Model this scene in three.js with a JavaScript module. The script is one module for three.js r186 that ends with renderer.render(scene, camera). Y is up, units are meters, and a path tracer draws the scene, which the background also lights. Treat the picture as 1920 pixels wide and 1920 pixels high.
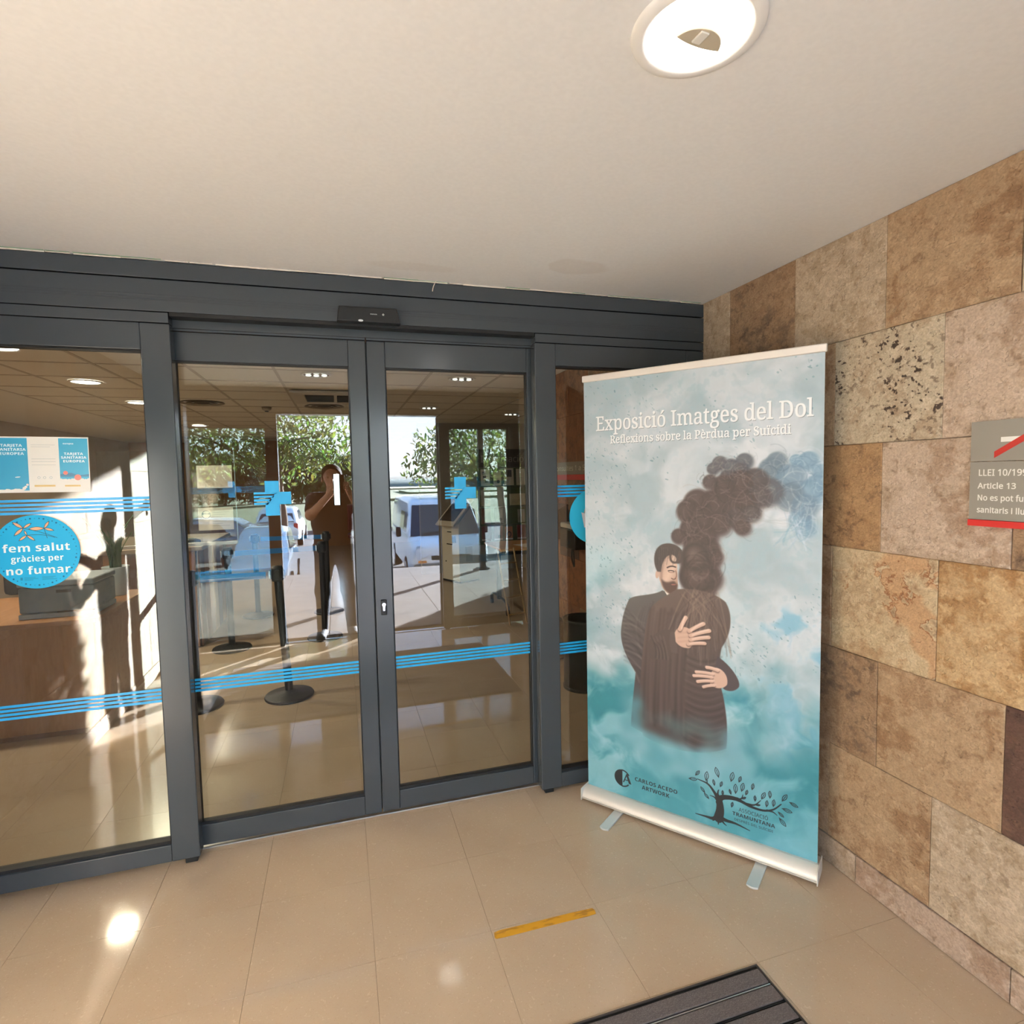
import * as THREE from 'three';
import { RoundedBoxGeometry } from 'three/addons/geometries/RoundedBoxGeometry.js';
import { RectAreaLightUniformsLib } from 'three/addons/lights/RectAreaLightUniformsLib.js';
import { MarchingCubes } from 'three/addons/objects/MarchingCubes.js';
import { mergeGeometries, mergeVertices } from 'three/addons/utils/BufferGeometryUtils.js';

// ---------- camera, sky, sun, exposure ----------
const scene = new THREE.Scene();
const camera = new THREE.PerspectiveCamera(84.446, 1, 0.004, 400);
camera.rotation.order = 'YXZ';
camera.position.set(0, 1.55, 2.495);
camera.rotation.set(-0.0649, -0.29461, -0.02035);
const renderer = new THREE.WebGLRenderer({ antialias: true });
renderer.toneMapping = THREE.LinearToneMapping;
renderer.toneMappingExposure = 1.33;
renderer.shadowMap.enabled = true;
const TO_SUN = new THREE.Vector3(1.03, 0.213, 1.01).normalize();
const SUN_INTENSITY = 150, SKY_STRENGTH = 7, LED_POWER = 1.5, PORCH_POWER = 0.05;
const skyTex = (() => { // clear evening air: white towards the horizon, blue overhead, a halo round the sun; the same all round otherwise
  const W = 512, H = 256, d = new Float32Array(W * H * 4), mix = (p, q, t) => p + (q - p) * t;
  for (let r = 0; r < H; r++) for (let c = 0; c < W; c++) {
    const el = ((r + 0.5) / H - 0.5) * Math.PI, az = ((c + 0.5) / W - 0.5) * 2 * Math.PI, y = Math.max(0, Math.sin(el)), cs = Math.cos(el) * Math.cos(az) * TO_SUN.x + Math.sin(el) * TO_SUN.y + Math.cos(el) * Math.sin(az) * TO_SUN.z;
    const up = 1 - Math.exp(-y * 4.2), halo = 1 + 1.6 * Math.exp((cs - 1) * 26), i = (r * W + c) * 4, k = el < 0 ? 0.35 : 1;
    d[i] = mix(1.0, 0.2, up) * halo * k; d[i + 1] = mix(1.03, 0.42, up) * halo * k; d[i + 2] = mix(1.08, 0.86, up) * halo * k; d[i + 3] = 1;
  }
  const t = new THREE.DataTexture(d, W, H, THREE.RGBAFormat, THREE.FloatType); t.mapping = THREE.EquirectangularReflectionMapping; t.magFilter = t.minFilter = THREE.LinearFilter; t.colorSpace = THREE.LinearSRGBColorSpace; t.needsUpdate = true; return t;
})();
scene.background = skyTex; scene.environment = skyTex; scene.backgroundIntensity = scene.environmentIntensity = SKY_STRENGTH;
const sun = new THREE.DirectionalLight(new THREE.Color(0.95, 0.98, 1.07), SUN_INTENSITY);
sun.target.position.set(0, 0, 3); sun.position.copy(TO_SUN).multiplyScalar(40).add(sun.target.position);
sun.castShadow = true; sun.shadow.mapSize.set(4096, 4096);
Object.assign(sun.shadow.camera, { left: -14, right: 14, top: 10, bottom: -10, near: 1, far: 90 });
sun.name = 'sun'; scene.add(sun, sun.target);

RectAreaLightUniformsLib.init();

// ---------- helpers ----------
let seed = 7;
const rnd = () => { seed = (seed + 0x6d2b79f5) | 0; let t = Math.imul(seed ^ (seed >>> 15), 1 | seed); t = (t + Math.imul(t ^ (t >>> 7), 61 | t)) ^ t; return ((t ^ (t >>> 14)) >>> 0) / 4294967296; };
const rr = (a, b) => a + (b - a) * rnd();
const used = new Map();
function numbered(name) { const n = used.get(name) || 0; used.set(name, n + 1); return n ? name + '_' + String(n).padStart(3, '0') : name; }
function shade(o) { o.castShadow = true; o.receiveShadow = true; return o; }
function tag(o, label, category, group) { o.userData.label = label; o.userData.category = category; if (group) o.userData.group = group; return o; }
function thing(name, label, category, pos = [0, 0, 0], turn = 0, group) {
  const o = new THREE.Group(); o.name = numbered(name); o.position.set(...pos); o.rotation.y = turn; scene.add(o);
  return tag(o, label, category, group);
}
function struct(name, geo, mat) {
  const o = geo ? shade(new THREE.Mesh(geo, mat)) : new THREE.Group();
  o.name = numbered(name); o.userData.kind = 'structure'; scene.add(o); return o;
}
function part(parent, name, geo, mat, pos, rot, label) {
  const o = shade(new THREE.Mesh(geo, mat)); o.name = name;
  if (pos) o.position.set(...pos); if (rot) o.rotation.set(...rot);
  if (label) o.userData.label = label;
  parent.add(o); return o;
}
function solo(name, geo, mat, label, category, pos, rot, group) {
  const o = shade(new THREE.Mesh(geo, mat)); o.name = numbered(name);
  if (pos) o.position.set(...pos); if (rot) o.rotation.set(...rot);
  scene.add(o); return tag(o, label, category, group);
}
function copyOf(src, pos, turn, label) {
  const c = src.clone(); c.name = numbered(src.name.replace(/_\d{3}$/, '')); c.userData = { ...src.userData };
  scene.add(c); c.position.set(...pos); c.rotation.y = turn; if (label) c.userData.label = label; return c;
}
const box = (w, h, d, r = 0.003) => (r ? new RoundedBoxGeometry(w, h, d, 1, Math.min(r, w / 2.01, h / 2.01, d / 2.01)) : new THREE.BoxGeometry(w, h, d));
// box between two corners, moved to its place
function span(x0, x1, y0, y1, z0, z1, r = 0.003) { const g = box(x1 - x0, y1 - y0, Math.abs(z1 - z0), r); g.translate((x0 + x1) / 2, (y0 + y1) / 2, (z0 + z1) / 2); return g; }
const cyl = (rt, rb, h, n = 28) => new THREE.CylinderGeometry(rt, rb, h, n);
const lathe = (pts, n = 40) => new THREE.LatheGeometry(pts.map(([x, y]) => new THREE.Vector2(x, y)), n);
const tube = (pts, r, n = 24, k = 8) => new THREE.TubeGeometry(new THREE.CatmullRomCurve3(pts.map((p) => new THREE.Vector3(...p))), n, r, k);
function shapeOf(pts) { const s = new THREE.Shape(); pts.forEach(([x, y], i) => (i ? s.lineTo(x, y) : s.moveTo(x, y))); s.closePath(); return s; }
const extrude = (shape, depth, bevel = 0) => new THREE.ExtrudeGeometry(shape, bevel ? { depth, bevelEnabled: true, bevelSize: bevel, bevelThickness: bevel, bevelSegments: 2, curveSegments: 16 } : { depth, bevelEnabled: false, curveSegments: 20 });
function rebuv(g, f) { const p = g.attributes.position, uv = new Float32Array(p.count * 2); for (let i = 0; i < p.count; i++) { const [u, v] = f(p.getX(i), p.getY(i), p.getZ(i)); uv[2 * i] = u; uv[2 * i + 1] = v; } g.setAttribute('uv', new THREE.BufferAttribute(uv, 2)); return g; }
const std = (color, roughness = 0.6, metalness = 0, extra = {}) => new THREE.MeshStandardMaterial({ color, roughness, metalness, ...extra });
const phys = (color, roughness, extra = {}) => new THREE.MeshPhysicalMaterial({ color, roughness, ...extra });

// periodic value noise
const LAT = new Float32Array(65536); for (let i = 0; i < 65536; i++) LAT[i] = rnd();
function vn(x, y, per, s) {
  const xi = Math.floor(x), yi = Math.floor(y), fx = x - xi, fy = y - yi, u = fx * fx * (3 - 2 * fx), v = fy * fy * (3 - 2 * fy);
  let x0 = xi % per, y0 = yi % per; if (x0 < 0) x0 += per; if (y0 < 0) y0 += per;
  const x1 = x0 + 1 === per ? 0 : x0 + 1, y1 = y0 + 1 === per ? 0 : y0 + 1, k = s * 7919, r0 = y0 * 977 + k, r1 = y1 * 977 + k;
  const a = LAT[(x0 * 131 + r0) & 65535], b = LAT[(x1 * 131 + r0) & 65535], c = LAT[(x0 * 131 + r1) & 65535], d = LAT[(x1 * 131 + r1) & 65535];
  return a + (b - a) * u + (c - a) * v + (a - b - c + d) * u * v;
}
function fbm(u, v, per, oct, s) { let a = 0.5, t = 0, n = 0; for (let i = 0; i < oct; i++) { t += a * vn(u * per, v * per, per, s + i * 3); n += a; a *= 0.55; per *= 2; } return t / n; }
// warped noise without visible lattice, for pictures and stone that need not repeat
function fbm2(x, y, oct, s) { let a = 0.5, t = 0, n = 0; for (let i = 0; i < oct; i++) { t += a * vn(x + 17.3 * i, y + 9.1 * i, 4096, s + i * 3); n += a; a *= 0.52; const q = 1.6 * x - 1.2 * y; y = 1.2 * x + 1.6 * y; x = q; } return t / n; }
function warp(x, y, oct, s, w) { const dx = fbm2(x + 3.1, y, 3, s + 31) - 0.5, dy = fbm2(x, y + 5.7, 3, s + 37) - 0.5; return fbm2(x + w * dx, y + w * dy, oct, s); }
const sm = (a, b, x) => { const t = Math.min(1, Math.max(0, (x - a) / (b - a))); return t * t * (3 - 2 * t); };
const lerp3 = (a, b, t) => [a[0] + (b[0] - a[0]) * t, a[1] + (b[1] - a[1]) * t, a[2] + (b[2] - a[2]) * t];
function dataTex(w, h, f, srgb = true) {
  const d = new Uint8Array(w * h * 4);
  for (let y = 0, i = 0; y < h; y++) for (let x = 0; x < w; x++, i += 4) { const c = f((x + 0.5) / w, (y + 0.5) / h); d[i] = c[0]; d[i + 1] = c[1]; d[i + 2] = c[2]; d[i + 3] = 255; }
  const t = new THREE.DataTexture(d, w, h); t.magFilter = t.minFilter = THREE.LinearFilter; t.wrapS = t.wrapT = THREE.RepeatWrapping; if (srgb) t.colorSpace = THREE.SRGBColorSpace; t.needsUpdate = true; return t;
}
function canvasTex(w, h, draw) {
  const c = document.createElement('canvas'); c.width = w; c.height = h; const g = c.getContext('2d'); draw(g, w, h);
  const t = new THREE.CanvasTexture(c); t.colorSpace = THREE.SRGBColorSpace; t.magFilter = THREE.LinearFilter; return t;
}

// ---------- materials ----------
// travertine: [base, second tone, blotch, amounts of blotch, pits, veins]
const STONES = {
  beige: [[176, 158, 136], [160, 141, 117], [140, 117, 93], 0.4, 0.12, 0],
  pitted: [[180, 166, 143], [165, 146, 122], [149, 127, 102], 0.25, 1.0, 0],
  tan: [[166, 140, 110], [149, 120, 91], [134, 101, 71], 0.6, 0.1, 0],
  orange: [[162, 129, 93], [145, 111, 78], [96, 73, 53], 0.4, 0.25, 0],
  cream: [[186, 166, 134], [172, 148, 117], [154, 119, 85], 0.35, 0.15, 1.0],
  ochre: [[182, 155, 117], [164, 130, 90], [149, 110, 68], 0.75, 0.1, 0.15],
  brown: [[149, 123, 96], [134, 106, 80], [101, 84, 71], 0.45, 0.2, 0],
  dark: [[90, 64, 54], [73, 51, 44], [118, 90, 70], 0.45, 0.2, 0.1],
  rust: [[154, 100, 66], [127, 79, 52], [97, 59, 41], 0.8, 0.1, 0],
  pink: [[180, 160, 141], [164, 143, 121], [147, 120, 98], 0.5, 0.12, 0],
};
const stoneBump = dataTex(512, 512, (u, v) => { const g = 255 * (0.5 * fbm(u, v, 10, 4, 41) + 0.32 * fbm(u, v, 70, 2, 43) + 0.18) * (1 - 0.5 * sm(0.64, 0.72, fbm(u, v, 26, 3, 47))); return [g, g, g]; }, false);
let stoneSeed = 60;
const stoneMat = {};
for (const [k, [a, b, c, blotch, pits, veins]] of Object.entries(STONES)) {
  const s = (stoneSeed += 11);
  const map = dataTex(320, 320, (u, v) => {
    const n1 = warp(u * 5, v * 5, 5, s, 1.4), n2 = warp(u * 3 + 7, v * 3, 6, s + 3, 2.2), n3 = fbm2(u * 26, v * 26, 4, s + 5), n4 = fbm2(u * 110, v * 110, 2, s + 7), wisp = warp(u * 14, v * 14, 4, s + 11, 2.5);
    let q = lerp3(a, b, Math.max(0, sm(0.34, 0.66, n1) * 0.7 + (n3 - 0.5) * 0.8 + (wisp - 0.5) * 2.1));
    q = lerp3(q, [a[0] * 1.1, a[1] * 1.12, a[2] * 1.15], sm(0.54, 0.7, warp(u * 20 + 3, v * 20, 3, s + 13, 2.8)) * 0.55);
    q = lerp3(q, c, sm(0.6 - 0.14 * blotch, 0.74 - 0.1 * blotch, n2 * 0.62 + wisp * 0.26 + n3 * 0.12) * 0.85 * Math.min(1, blotch + 0.25));
    const region = sm(0.5, 0.62, fbm2(u * 3 + 2, v * 3, 3, s + 9));
    q = lerp3(q, [64, 50, 40], Math.min(1, sm(0.625, 0.69, (pits > 0.5 ? fbm2(u * 38, v * 38, 3, s + 17) : wisp) * 0.7 + n3 * 0.3 + 0.04 * region) * pits * region + sm(0.66, 0.74, n3) * 0.4 * pits));
    if (veins > 0.05) { const e = Math.abs(n1 + 0.4 * (wisp - 0.5) - 0.5); q = lerp3(q, [178, 132, 92], veins * region * sm(0.02, 0.0, n1 + 0.4 * (wisp - 0.5) - 0.5) * 0.55); q = lerp3(q, [132, 84, 52], veins * region * sm(0.035, 0.004, e) * (0.4 + wisp) * 0.8); }
    const f = 1 + (n4 - 0.5) * 0.2; return [q[0] * f, q[1] * f, q[2] * f].map((x) => Math.max(0, Math.min(255, x)));
  });
  stoneMat[k] = new THREE.MeshStandardMaterial({ map, roughness: 0.62, bumpMap: stoneBump, bumpScale: 0.004 });
}
const terrazzo = dataTex(1024, 1024, (u, v) => {
  const n = fbm(u, v, 5, 4, 5), f = vn(u * 300, v * 300, 300, 9), g = vn(u * 150, v * 150, 150, 13), h = fbm(u, v, 150, 2, 17);
  let c = lerp3([196, 177, 154], [190, 169, 145], n);
  c = lerp3(c, [228, 212, 190], sm(0.84, 0.95, g) * 0.3); c = lerp3(c, [164, 138, 112], sm(0.84, 0.96, f) * 0.3); c = lerp3(c, [190, 166, 140], sm(0.5, 0.75, h) * 0.14);
  return c;
});
const terrazzoMat = new THREE.MeshPhysicalMaterial({ map: terrazzo, roughness: 0.07, ior: 1.5 });
const terrazzoWorn = new THREE.MeshPhysicalMaterial({ map: terrazzo, roughness: 0.2, ior: 1.5 });
const joint = std(0xa08d78, 0.9);
const M = {
  frame: phys(0x40474d, 0.22, { ior: 1.5 }),
  gasket: std(0x15171a, 0.6),
  glass: phys(0xf4f8f6, 0, { transmission: 1, thickness: 0, ior: 1.76 }),
  blue: phys(0x1aa0dc, 0.35),
  plaster: std(0xded6cb, 0.85),
  white: std(0xe9e6e0, 0.5), alu: std(0xc9ccce, 0.32, 0.9), darkPlastic: std(0x141517, 0.45), black: std(0x0c0c0d, 0.55),
  silver: std(0xd8dade, 0.2, 1), paper: std(0xefece4, 0.8), greyPanel: std(0x8f8a80, 0.45), red: std(0xc8302c, 0.45),
  belt: std(0x0b78c8, 0.6), tile: std(0xe4dccf, 0.9), tbar: std(0xbdb2a4, 0.7), mortar: std(0x5b4632, 0.95),
};
const woodTex = (a, b, s) => dataTex(512, 512, (u, v) => { const n = fbm(u * 1, v, 6, 3, s), w = vn(u * 64 + 6 * n, v * 4, 64, s + 3), x = vn(u * 200, v * 6, 200, s + 5); return lerp3(a, b, 0.55 * w + 0.3 * x + 0.15 * n); });
const wood = { desk: new THREE.MeshStandardMaterial({ map: woodTex([176, 128, 84], [150, 104, 66], 21), roughness: 0.5 }), dark: new THREE.MeshStandardMaterial({ map: woodTex([120, 76, 48], [92, 56, 36], 23), roughness: 0.5 }), table: new THREE.MeshStandardMaterial({ map: woodTex([206, 152, 92], [186, 130, 74], 25), roughness: 0.4 }) };
// ---------- vestibule and lobby shell ----------
const XL = -1.455, XR = 1.79, HC = 2.395, ZOUT = 2.9, ZBACK = -11.2, XBL = -4.2, XBR = 4.4, ZTURN = -2.75;
// floor: polished terrazzo tiles 385 mm, laid on one bed
const floorBed = struct('floor', span(XBL, XBR, -0.16, -0.0225, ZBACK, ZOUT + 0.25, 0), joint);
const TP = 0.385, tileGeos = [0, 1, 2, 3].map((k) => rebuv(box(TP - 0.0008, 0.02, TP - 0.0008, 0.0005), (x, y, z) => [(x + TP * (k % 2)) / (TP * 2) + 0.13 * k, (z + TP * (k >> 1)) / (TP * 2) + 0.07 * k]));
for (let i = -8; i < 10; i++) for (let j = -11; j < 10; j++) {
  const x = 0.05 + (i + 0.5) * TP, z = 1.1 + (j + 0.5) * TP - 0.0;
  if (z > ZOUT + 0.2 || z < -3.15 || x < -2.7 || x > 2.6) continue;
  if ((x > XR + 0.2 || x < XL - 0.2) && z > 0) continue;
  if (x > XR + 0.2 && z > ZTURN) continue;
  part(floorBed, 'floor_tile', tileGeos[(((i * 7 + j * 13) % 4) + 4) % 4], z > -0.1 ? terrazzoMat : terrazzoWorn, [x, -0.01, z], [0, ((i * 3 + j * 5) & 3) * Math.PI / 2, 0]);
}
{ // the far part of the lobby floor, joints too fine to tell apart
  const uvm = (g) => rebuv(g, (x, y, z) => [x / (TP * 2), z / (TP * 2)]);
  const far = [uvm(span(XBL, XBR, -0.022, 0, ZBACK, -3.135 - 0.0, 0)), uvm(span(XBL, -2.645, -0.022, 0, -3.135, ZOUT, 0)), uvm(span(2.36, XBR, -0.022, 0, -3.135, ZOUT, 0))];
  part(floorBed, 'floor_slab', mergeGeometries(far), terrazzoWorn);
}
// ceilings
const ceilTex = dataTex(1024, 1024, (u, v) => {
  const X = XL + u * (XR - XL), Z = v * ZOUT, n = fbm(u, v, 9, 4, 31);
  const d = Math.hypot((X - 0.95) / 0.16, (Z - 0.3) / 0.09) + (n - 0.5) * 1.8, d2 = Math.hypot((X - 0.3) / 0.22, (Z - 0.16) / 0.05) + (n - 0.5) * 2.2;
  let c = [229, 228, 226]; c = lerp3(c, [196, 184, 172], (1 - sm(0.8, 1.0, d)) * 0.2 + (1 - sm(0.8, 1.05, d2)) * 0.13); const f = 0.99 + 0.02 * vn(u * 400, v * 400, 400, 3); return c.map((x) => x * f);
});
const vestCeil = struct('ceiling', rebuv(span(XL - 0.3, XR + 0.3, HC, HC + 0.2, -0.02, ZOUT + 0.3, 0), (x, y, z) => [(x - XL) / (XR - XL), z / ZOUT]), new THREE.MeshStandardMaterial({ map: ceilTex, roughness: 0.9 }));
const lobbyCeil = struct('ceiling', span(XBL, XBR, HC + 0.06, HC + 0.2, ZBACK, -0.021, 0), M.plaster);
const TC = 0.6, ctGeo = box(TC - 0.014, 0.018, TC - 0.014, 0.003);
for (let i = -4; i < 7; i++) for (let j = 0; j < 15; j++) {
  const x = -0.45 + (i + 0.5) * TC, z = -0.45 - (j + 0.5) * TC;
  if ((x > 2 && z > ZTURN) || z < ZBACK + 0.3) continue;
  part(lobbyCeil, 'ceiling_tile', ctGeo, M.tile, [x, HC + 0.017, z]);
}
{ const b = [];
  for (let i = -4; i <= 7; i++) b.push(span(-0.45 + i * TC - 0.012, -0.45 + i * TC + 0.012, HC + 0.004, HC + 0.03, ZBACK, -0.06, 0));
  for (let j = 0; j <= 17; j++) b.push(span(-2.86, 3.76, HC + 0.004, HC + 0.03, -0.45 - j * TC - 0.012, -0.45 - j * TC + 0.012, 0));
  part(lobbyCeil, 'ceiling_grid', mergeGeometries(b), M.tbar);
  part(lobbyCeil, 'plaster_border', mergeGeometries([span(XBL, -2.85, HC, HC + 0.05, ZBACK, -0.06, 0), span(3.75, XBR, HC, HC + 0.05, ZBACK, -0.06, 0), span(-2.85, 3.75, HC, HC + 0.05, -0.44, -0.03, 0)]), M.tile);
}
// stone cladding: chamfered tiles of uneven depth, each a mesh
function stoneGeo(w, h, k) {
  const d = 0.02, c = 0.0022, j = () => (rnd() - 0.5) * 0.0016, X = w / 2 - 0.0006, Y = h / 2 - 0.0006, N = 5, pos = [], uv = [], idx = [];
  const ring = [];
  const edge = (x0, y0, x1, y1) => { for (let i = 0; i < N; i++) ring.push([x0 + (x1 - x0) * i / N, y0 + (y1 - y0) * i / N]); };
  edge(-X, -Y, X, -Y); edge(X, -Y, X, Y); edge(X, Y, -X, Y); edge(-X, Y, -X, -Y);
  const n = ring.length, U = (x) => (x / w + 0.5) * 0.94 + 0.03, V = (y) => (y / h + 0.5) * 0.94 + 0.03;
  const put = (x, y, z) => { pos.push(x, y, z); uv.push(U(x), V(y)); };
  for (const [x, y] of ring) put(x, y, 0);
  for (const [x, y] of ring) put(x + j() * 0.6, y + j() * 0.6, d - c);
  for (const [x, y] of ring) put(x * (1 - (c + Math.abs(j())) / X), y * (1 - (c + Math.abs(j())) / Y), d + j() * 0.5);
  put(0, 0, d + j() * 0.6);
  for (let r = 0; r < 2; r++) for (let i = 0; i < n; i++) { const a = r * n + i, b = r * n + (i + 1) % n; idx.push(a, b, b + n, a, b + n, a + n); }
  for (let i = 0; i < n; i++) idx.push(2 * n + i, 2 * n + (i + 1) % n, 3 * n);
  const g = new THREE.BufferGeometry(); g.setAttribute('position', new THREE.Float32BufferAttribute(pos, 3)); g.setAttribute('uv', new THREE.Float32BufferAttribute(uv, 2)); g.setIndex(idx);
  const out = g.toNonIndexed(); out.computeVertexNormals(); return out;
}
const ROWS = [[2.02, 2.395], [1.637, 2.02], [1.257, 1.637], [0.867, 1.257], [0.485, 0.867], [0.11, 0.485]];
const PICK = { // row -> z of a joint -> stone seen in the photograph
  0: { '-0.2': 'beige', 0.2: 'brown', 0.6: 'beige', 1: 'tan', 1.4: 'beige' }, 1: { 0.4: 'tan', 0.8: 'pitted', 1.2: 'pink', 1.6: 'tan' },
  2: { 0.2: 'brown', 0.6: 'orange', 1: 'pink', 1.4: 'brown' }, 3: { 0.4: 'tan', 0.8: 'cream', 1.2: 'ochre', 1.6: 'tan' },
  4: { 0.2: 'brown', 0.6: 'brown', 1: 'tan', 1.4: 'dark' }, 5: { 0.4: 'tan', 0.8: 'tan', 1.2: 'beige', 1.6: 'ochre' } };
const anyStone = ['beige', 'tan', 'pink', 'cream', 'brown', 'ochre', 'tan', 'pitted', 'beige'], lobbyStone = ['rust', 'rust', 'brown', 'rust', 'rust', 'dark'], leftStone = ['beige', 'pink', 'pitted', 'beige', 'cream', 'pink', 'tan'];
function clad(wall, x, face, z0, z1, pick) {
  ROWS.forEach(([y0, y1], r) => {
    let z = r % 2 ? -4.0 : -3.8;
    for (; z < z1; z += 0.4) {
      const a = Math.max(z, z0), b = Math.min(z + 0.4, z1); if (b - a < 0.04) continue;
      const o = part(wall, 'stone_tile', stoneGeo(b - a, y1 - y0), stoneMat[pick(r, z)], [x + face * rr(-0.0015, 0.0015), (y0 + y1) / 2, (a + b) / 2], [0, face * Math.PI / 2, 0]);
      if (rnd() < 0.5) o.rotation.x = Math.PI, o.rotation.y = -face * Math.PI / 2 + Math.PI * 0, o.rotation.set(0, face * Math.PI / 2, Math.PI);
    }
  });
}
let pn = 0;
const wallR = struct('wall_right', span(XR + 0.02, XR + 0.28, -0.1, HC + 0.15, ZTURN, ZOUT + 0.05, 0), M.mortar);
clad(wallR, XR + 0.02, -1, ZTURN, ZOUT, (r, z) => (z < -0.25 ? lobbyStone[(pn++ * 5 + r) % 6] : PICK[r][String(Math.round(z * 10) / 10)] || anyStone[(pn++ * 7 + r * 3) % 9]));
const wallL = struct('wall_left', span(XL - 0.26, XL - 0.02, -0.1, HC + 0.15, -0.12, ZOUT + 0.05, 0), M.mortar);
clad(wallL, XL - 0.02, 1, -0.02, ZOUT, (r) => leftStone[(pn++ * 5 + r * 2) % 7]);
// baseboards of paler stone, in pieces
function skirting(name, x, face, cuts) {
  const b = struct(name); const ks = ['beige', 'pink', 'beige', 'beige', 'pink', 'beige', 'pink', 'pink'];
  for (let i = 0; i + 1 < cuts.length; i++) {
    const L = cuts[i + 1] - cuts[i] - 0.002;
    const g = rebuv(box(0.024, 0.106, L, 0.003), (X, Y, Z) => [Z / 0.45 + 0.37 * i, Y / 0.45 + 0.3]);
    part(b, 'baseboard_stone', g, skirtMat[ks[i % 8]], [x + face * 0.012, 0.055, (cuts[i] + cuts[i + 1]) / 2]);
  }
}
const skirtMat = Object.fromEntries(['beige', 'pink', 'brown', 'tan'].map((k) => [k, new THREE.MeshStandardMaterial({ map: stoneMat[k].map, color: 0xf4f2f4, roughness: 0.55, bumpMap: stoneBump, bumpScale: 0.003 })]));
skirting('baseboard_right', XR + 0.02, -1, [-2.7, -2.0, -1.3, -0.6, -0.02, 0.4, 0.93, 1.44, 2.0, 2.5, 2.9]);
skirting('baseboard_left', XL - 0.02, 1, [0.0, 0.55, 1.1, 1.7, 2.3, 2.9]);
// lobby walls
const lobbyPaint = std(0xb3a18a, 0.85), lobbyBrown = std(0xa8784f, 0.8), lobbyGrey = std(0x9b9186, 0.8);
struct('wall_lobby_left', span(XBL - 0.2, XBL, -0.1, HC + 0.2, ZBACK, 0.0, 0), lobbyPaint);
struct('wall_front_left', span(XBL, XL - 0.262, -0.1, HC + 0.2, -0.12, 0.1, 0), lobbyPaint);
struct('wall_lobby_right', span(XBR, XBR + 0.2, -0.1, HC + 0.2, ZBACK, ZTURN, 0), lobbyGrey);
struct('wall_turn', span(XR + 0.281, XBR, -0.1, HC + 0.2, ZTURN, ZTURN + 0.2, 0), lobbyGrey);
struct('wall_information', span(1.2, XBR, -0.02, HC + 0.05, -6.6, -6.45, 0), lobbyGrey);
// back wall with its narrow window and door-height glass
const WX0 = -0.155, WX1 = 0.005;
struct('wall_back', mergeGeometries([span(XBL, WX0, -0.1, HC + 0.2, ZBACK - 0.2, ZBACK, 0), span(WX1, XBR, -0.1, HC + 0.2, ZBACK - 0.2, ZBACK, 0), span(WX0, WX1, -0.1, 0.94, ZBACK - 0.2, ZBACK, 0), span(WX0, WX1, 1.66, HC + 0.2, ZBACK - 0.2, ZBACK, 0)]), lobbyBrown);
const farWin = struct('window_5');
part(farWin, 'frame', mergeGeometries([span(WX0, WX0 + 0.02, 0.94, 1.66, ZBACK - 0.15, ZBACK - 0.05, 0), span(WX1 - 0.02, WX1, 0.94, 1.66, ZBACK - 0.15, ZBACK - 0.05, 0)]), M.frame);
part(farWin, 'pane', span(WX0 + 0.02, WX1 - 0.02, 0.94, 1.66, ZBACK - 0.104, ZBACK - 0.096, 0), M.glass);
// roof and facade close the building
struct('roof', span(XBL - 0.2, XBR + 0.2, HC + 0.2, HC + 0.32, ZBACK - 0.2, ZOUT + 0.3, 0), M.plaster);
const render = std(0xcbb79c, 0.9);
struct('wall_facade_left', span(-9, XL - 0.262, -1.1, 3.6, ZOUT - 0.05, ZOUT + 0.2, 0), render);
struct('wall_facade_right', span(XR + 0.281, 9, -1.1, 3.6, ZOUT - 0.05, ZOUT + 0.2, 0), render);
struct('wall_facade_top', span(XL - 0.262, XR + 0.281, HC + 0.325, 3.6, ZOUT - 0.05, ZOUT + 0.2, 0), render);

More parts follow.
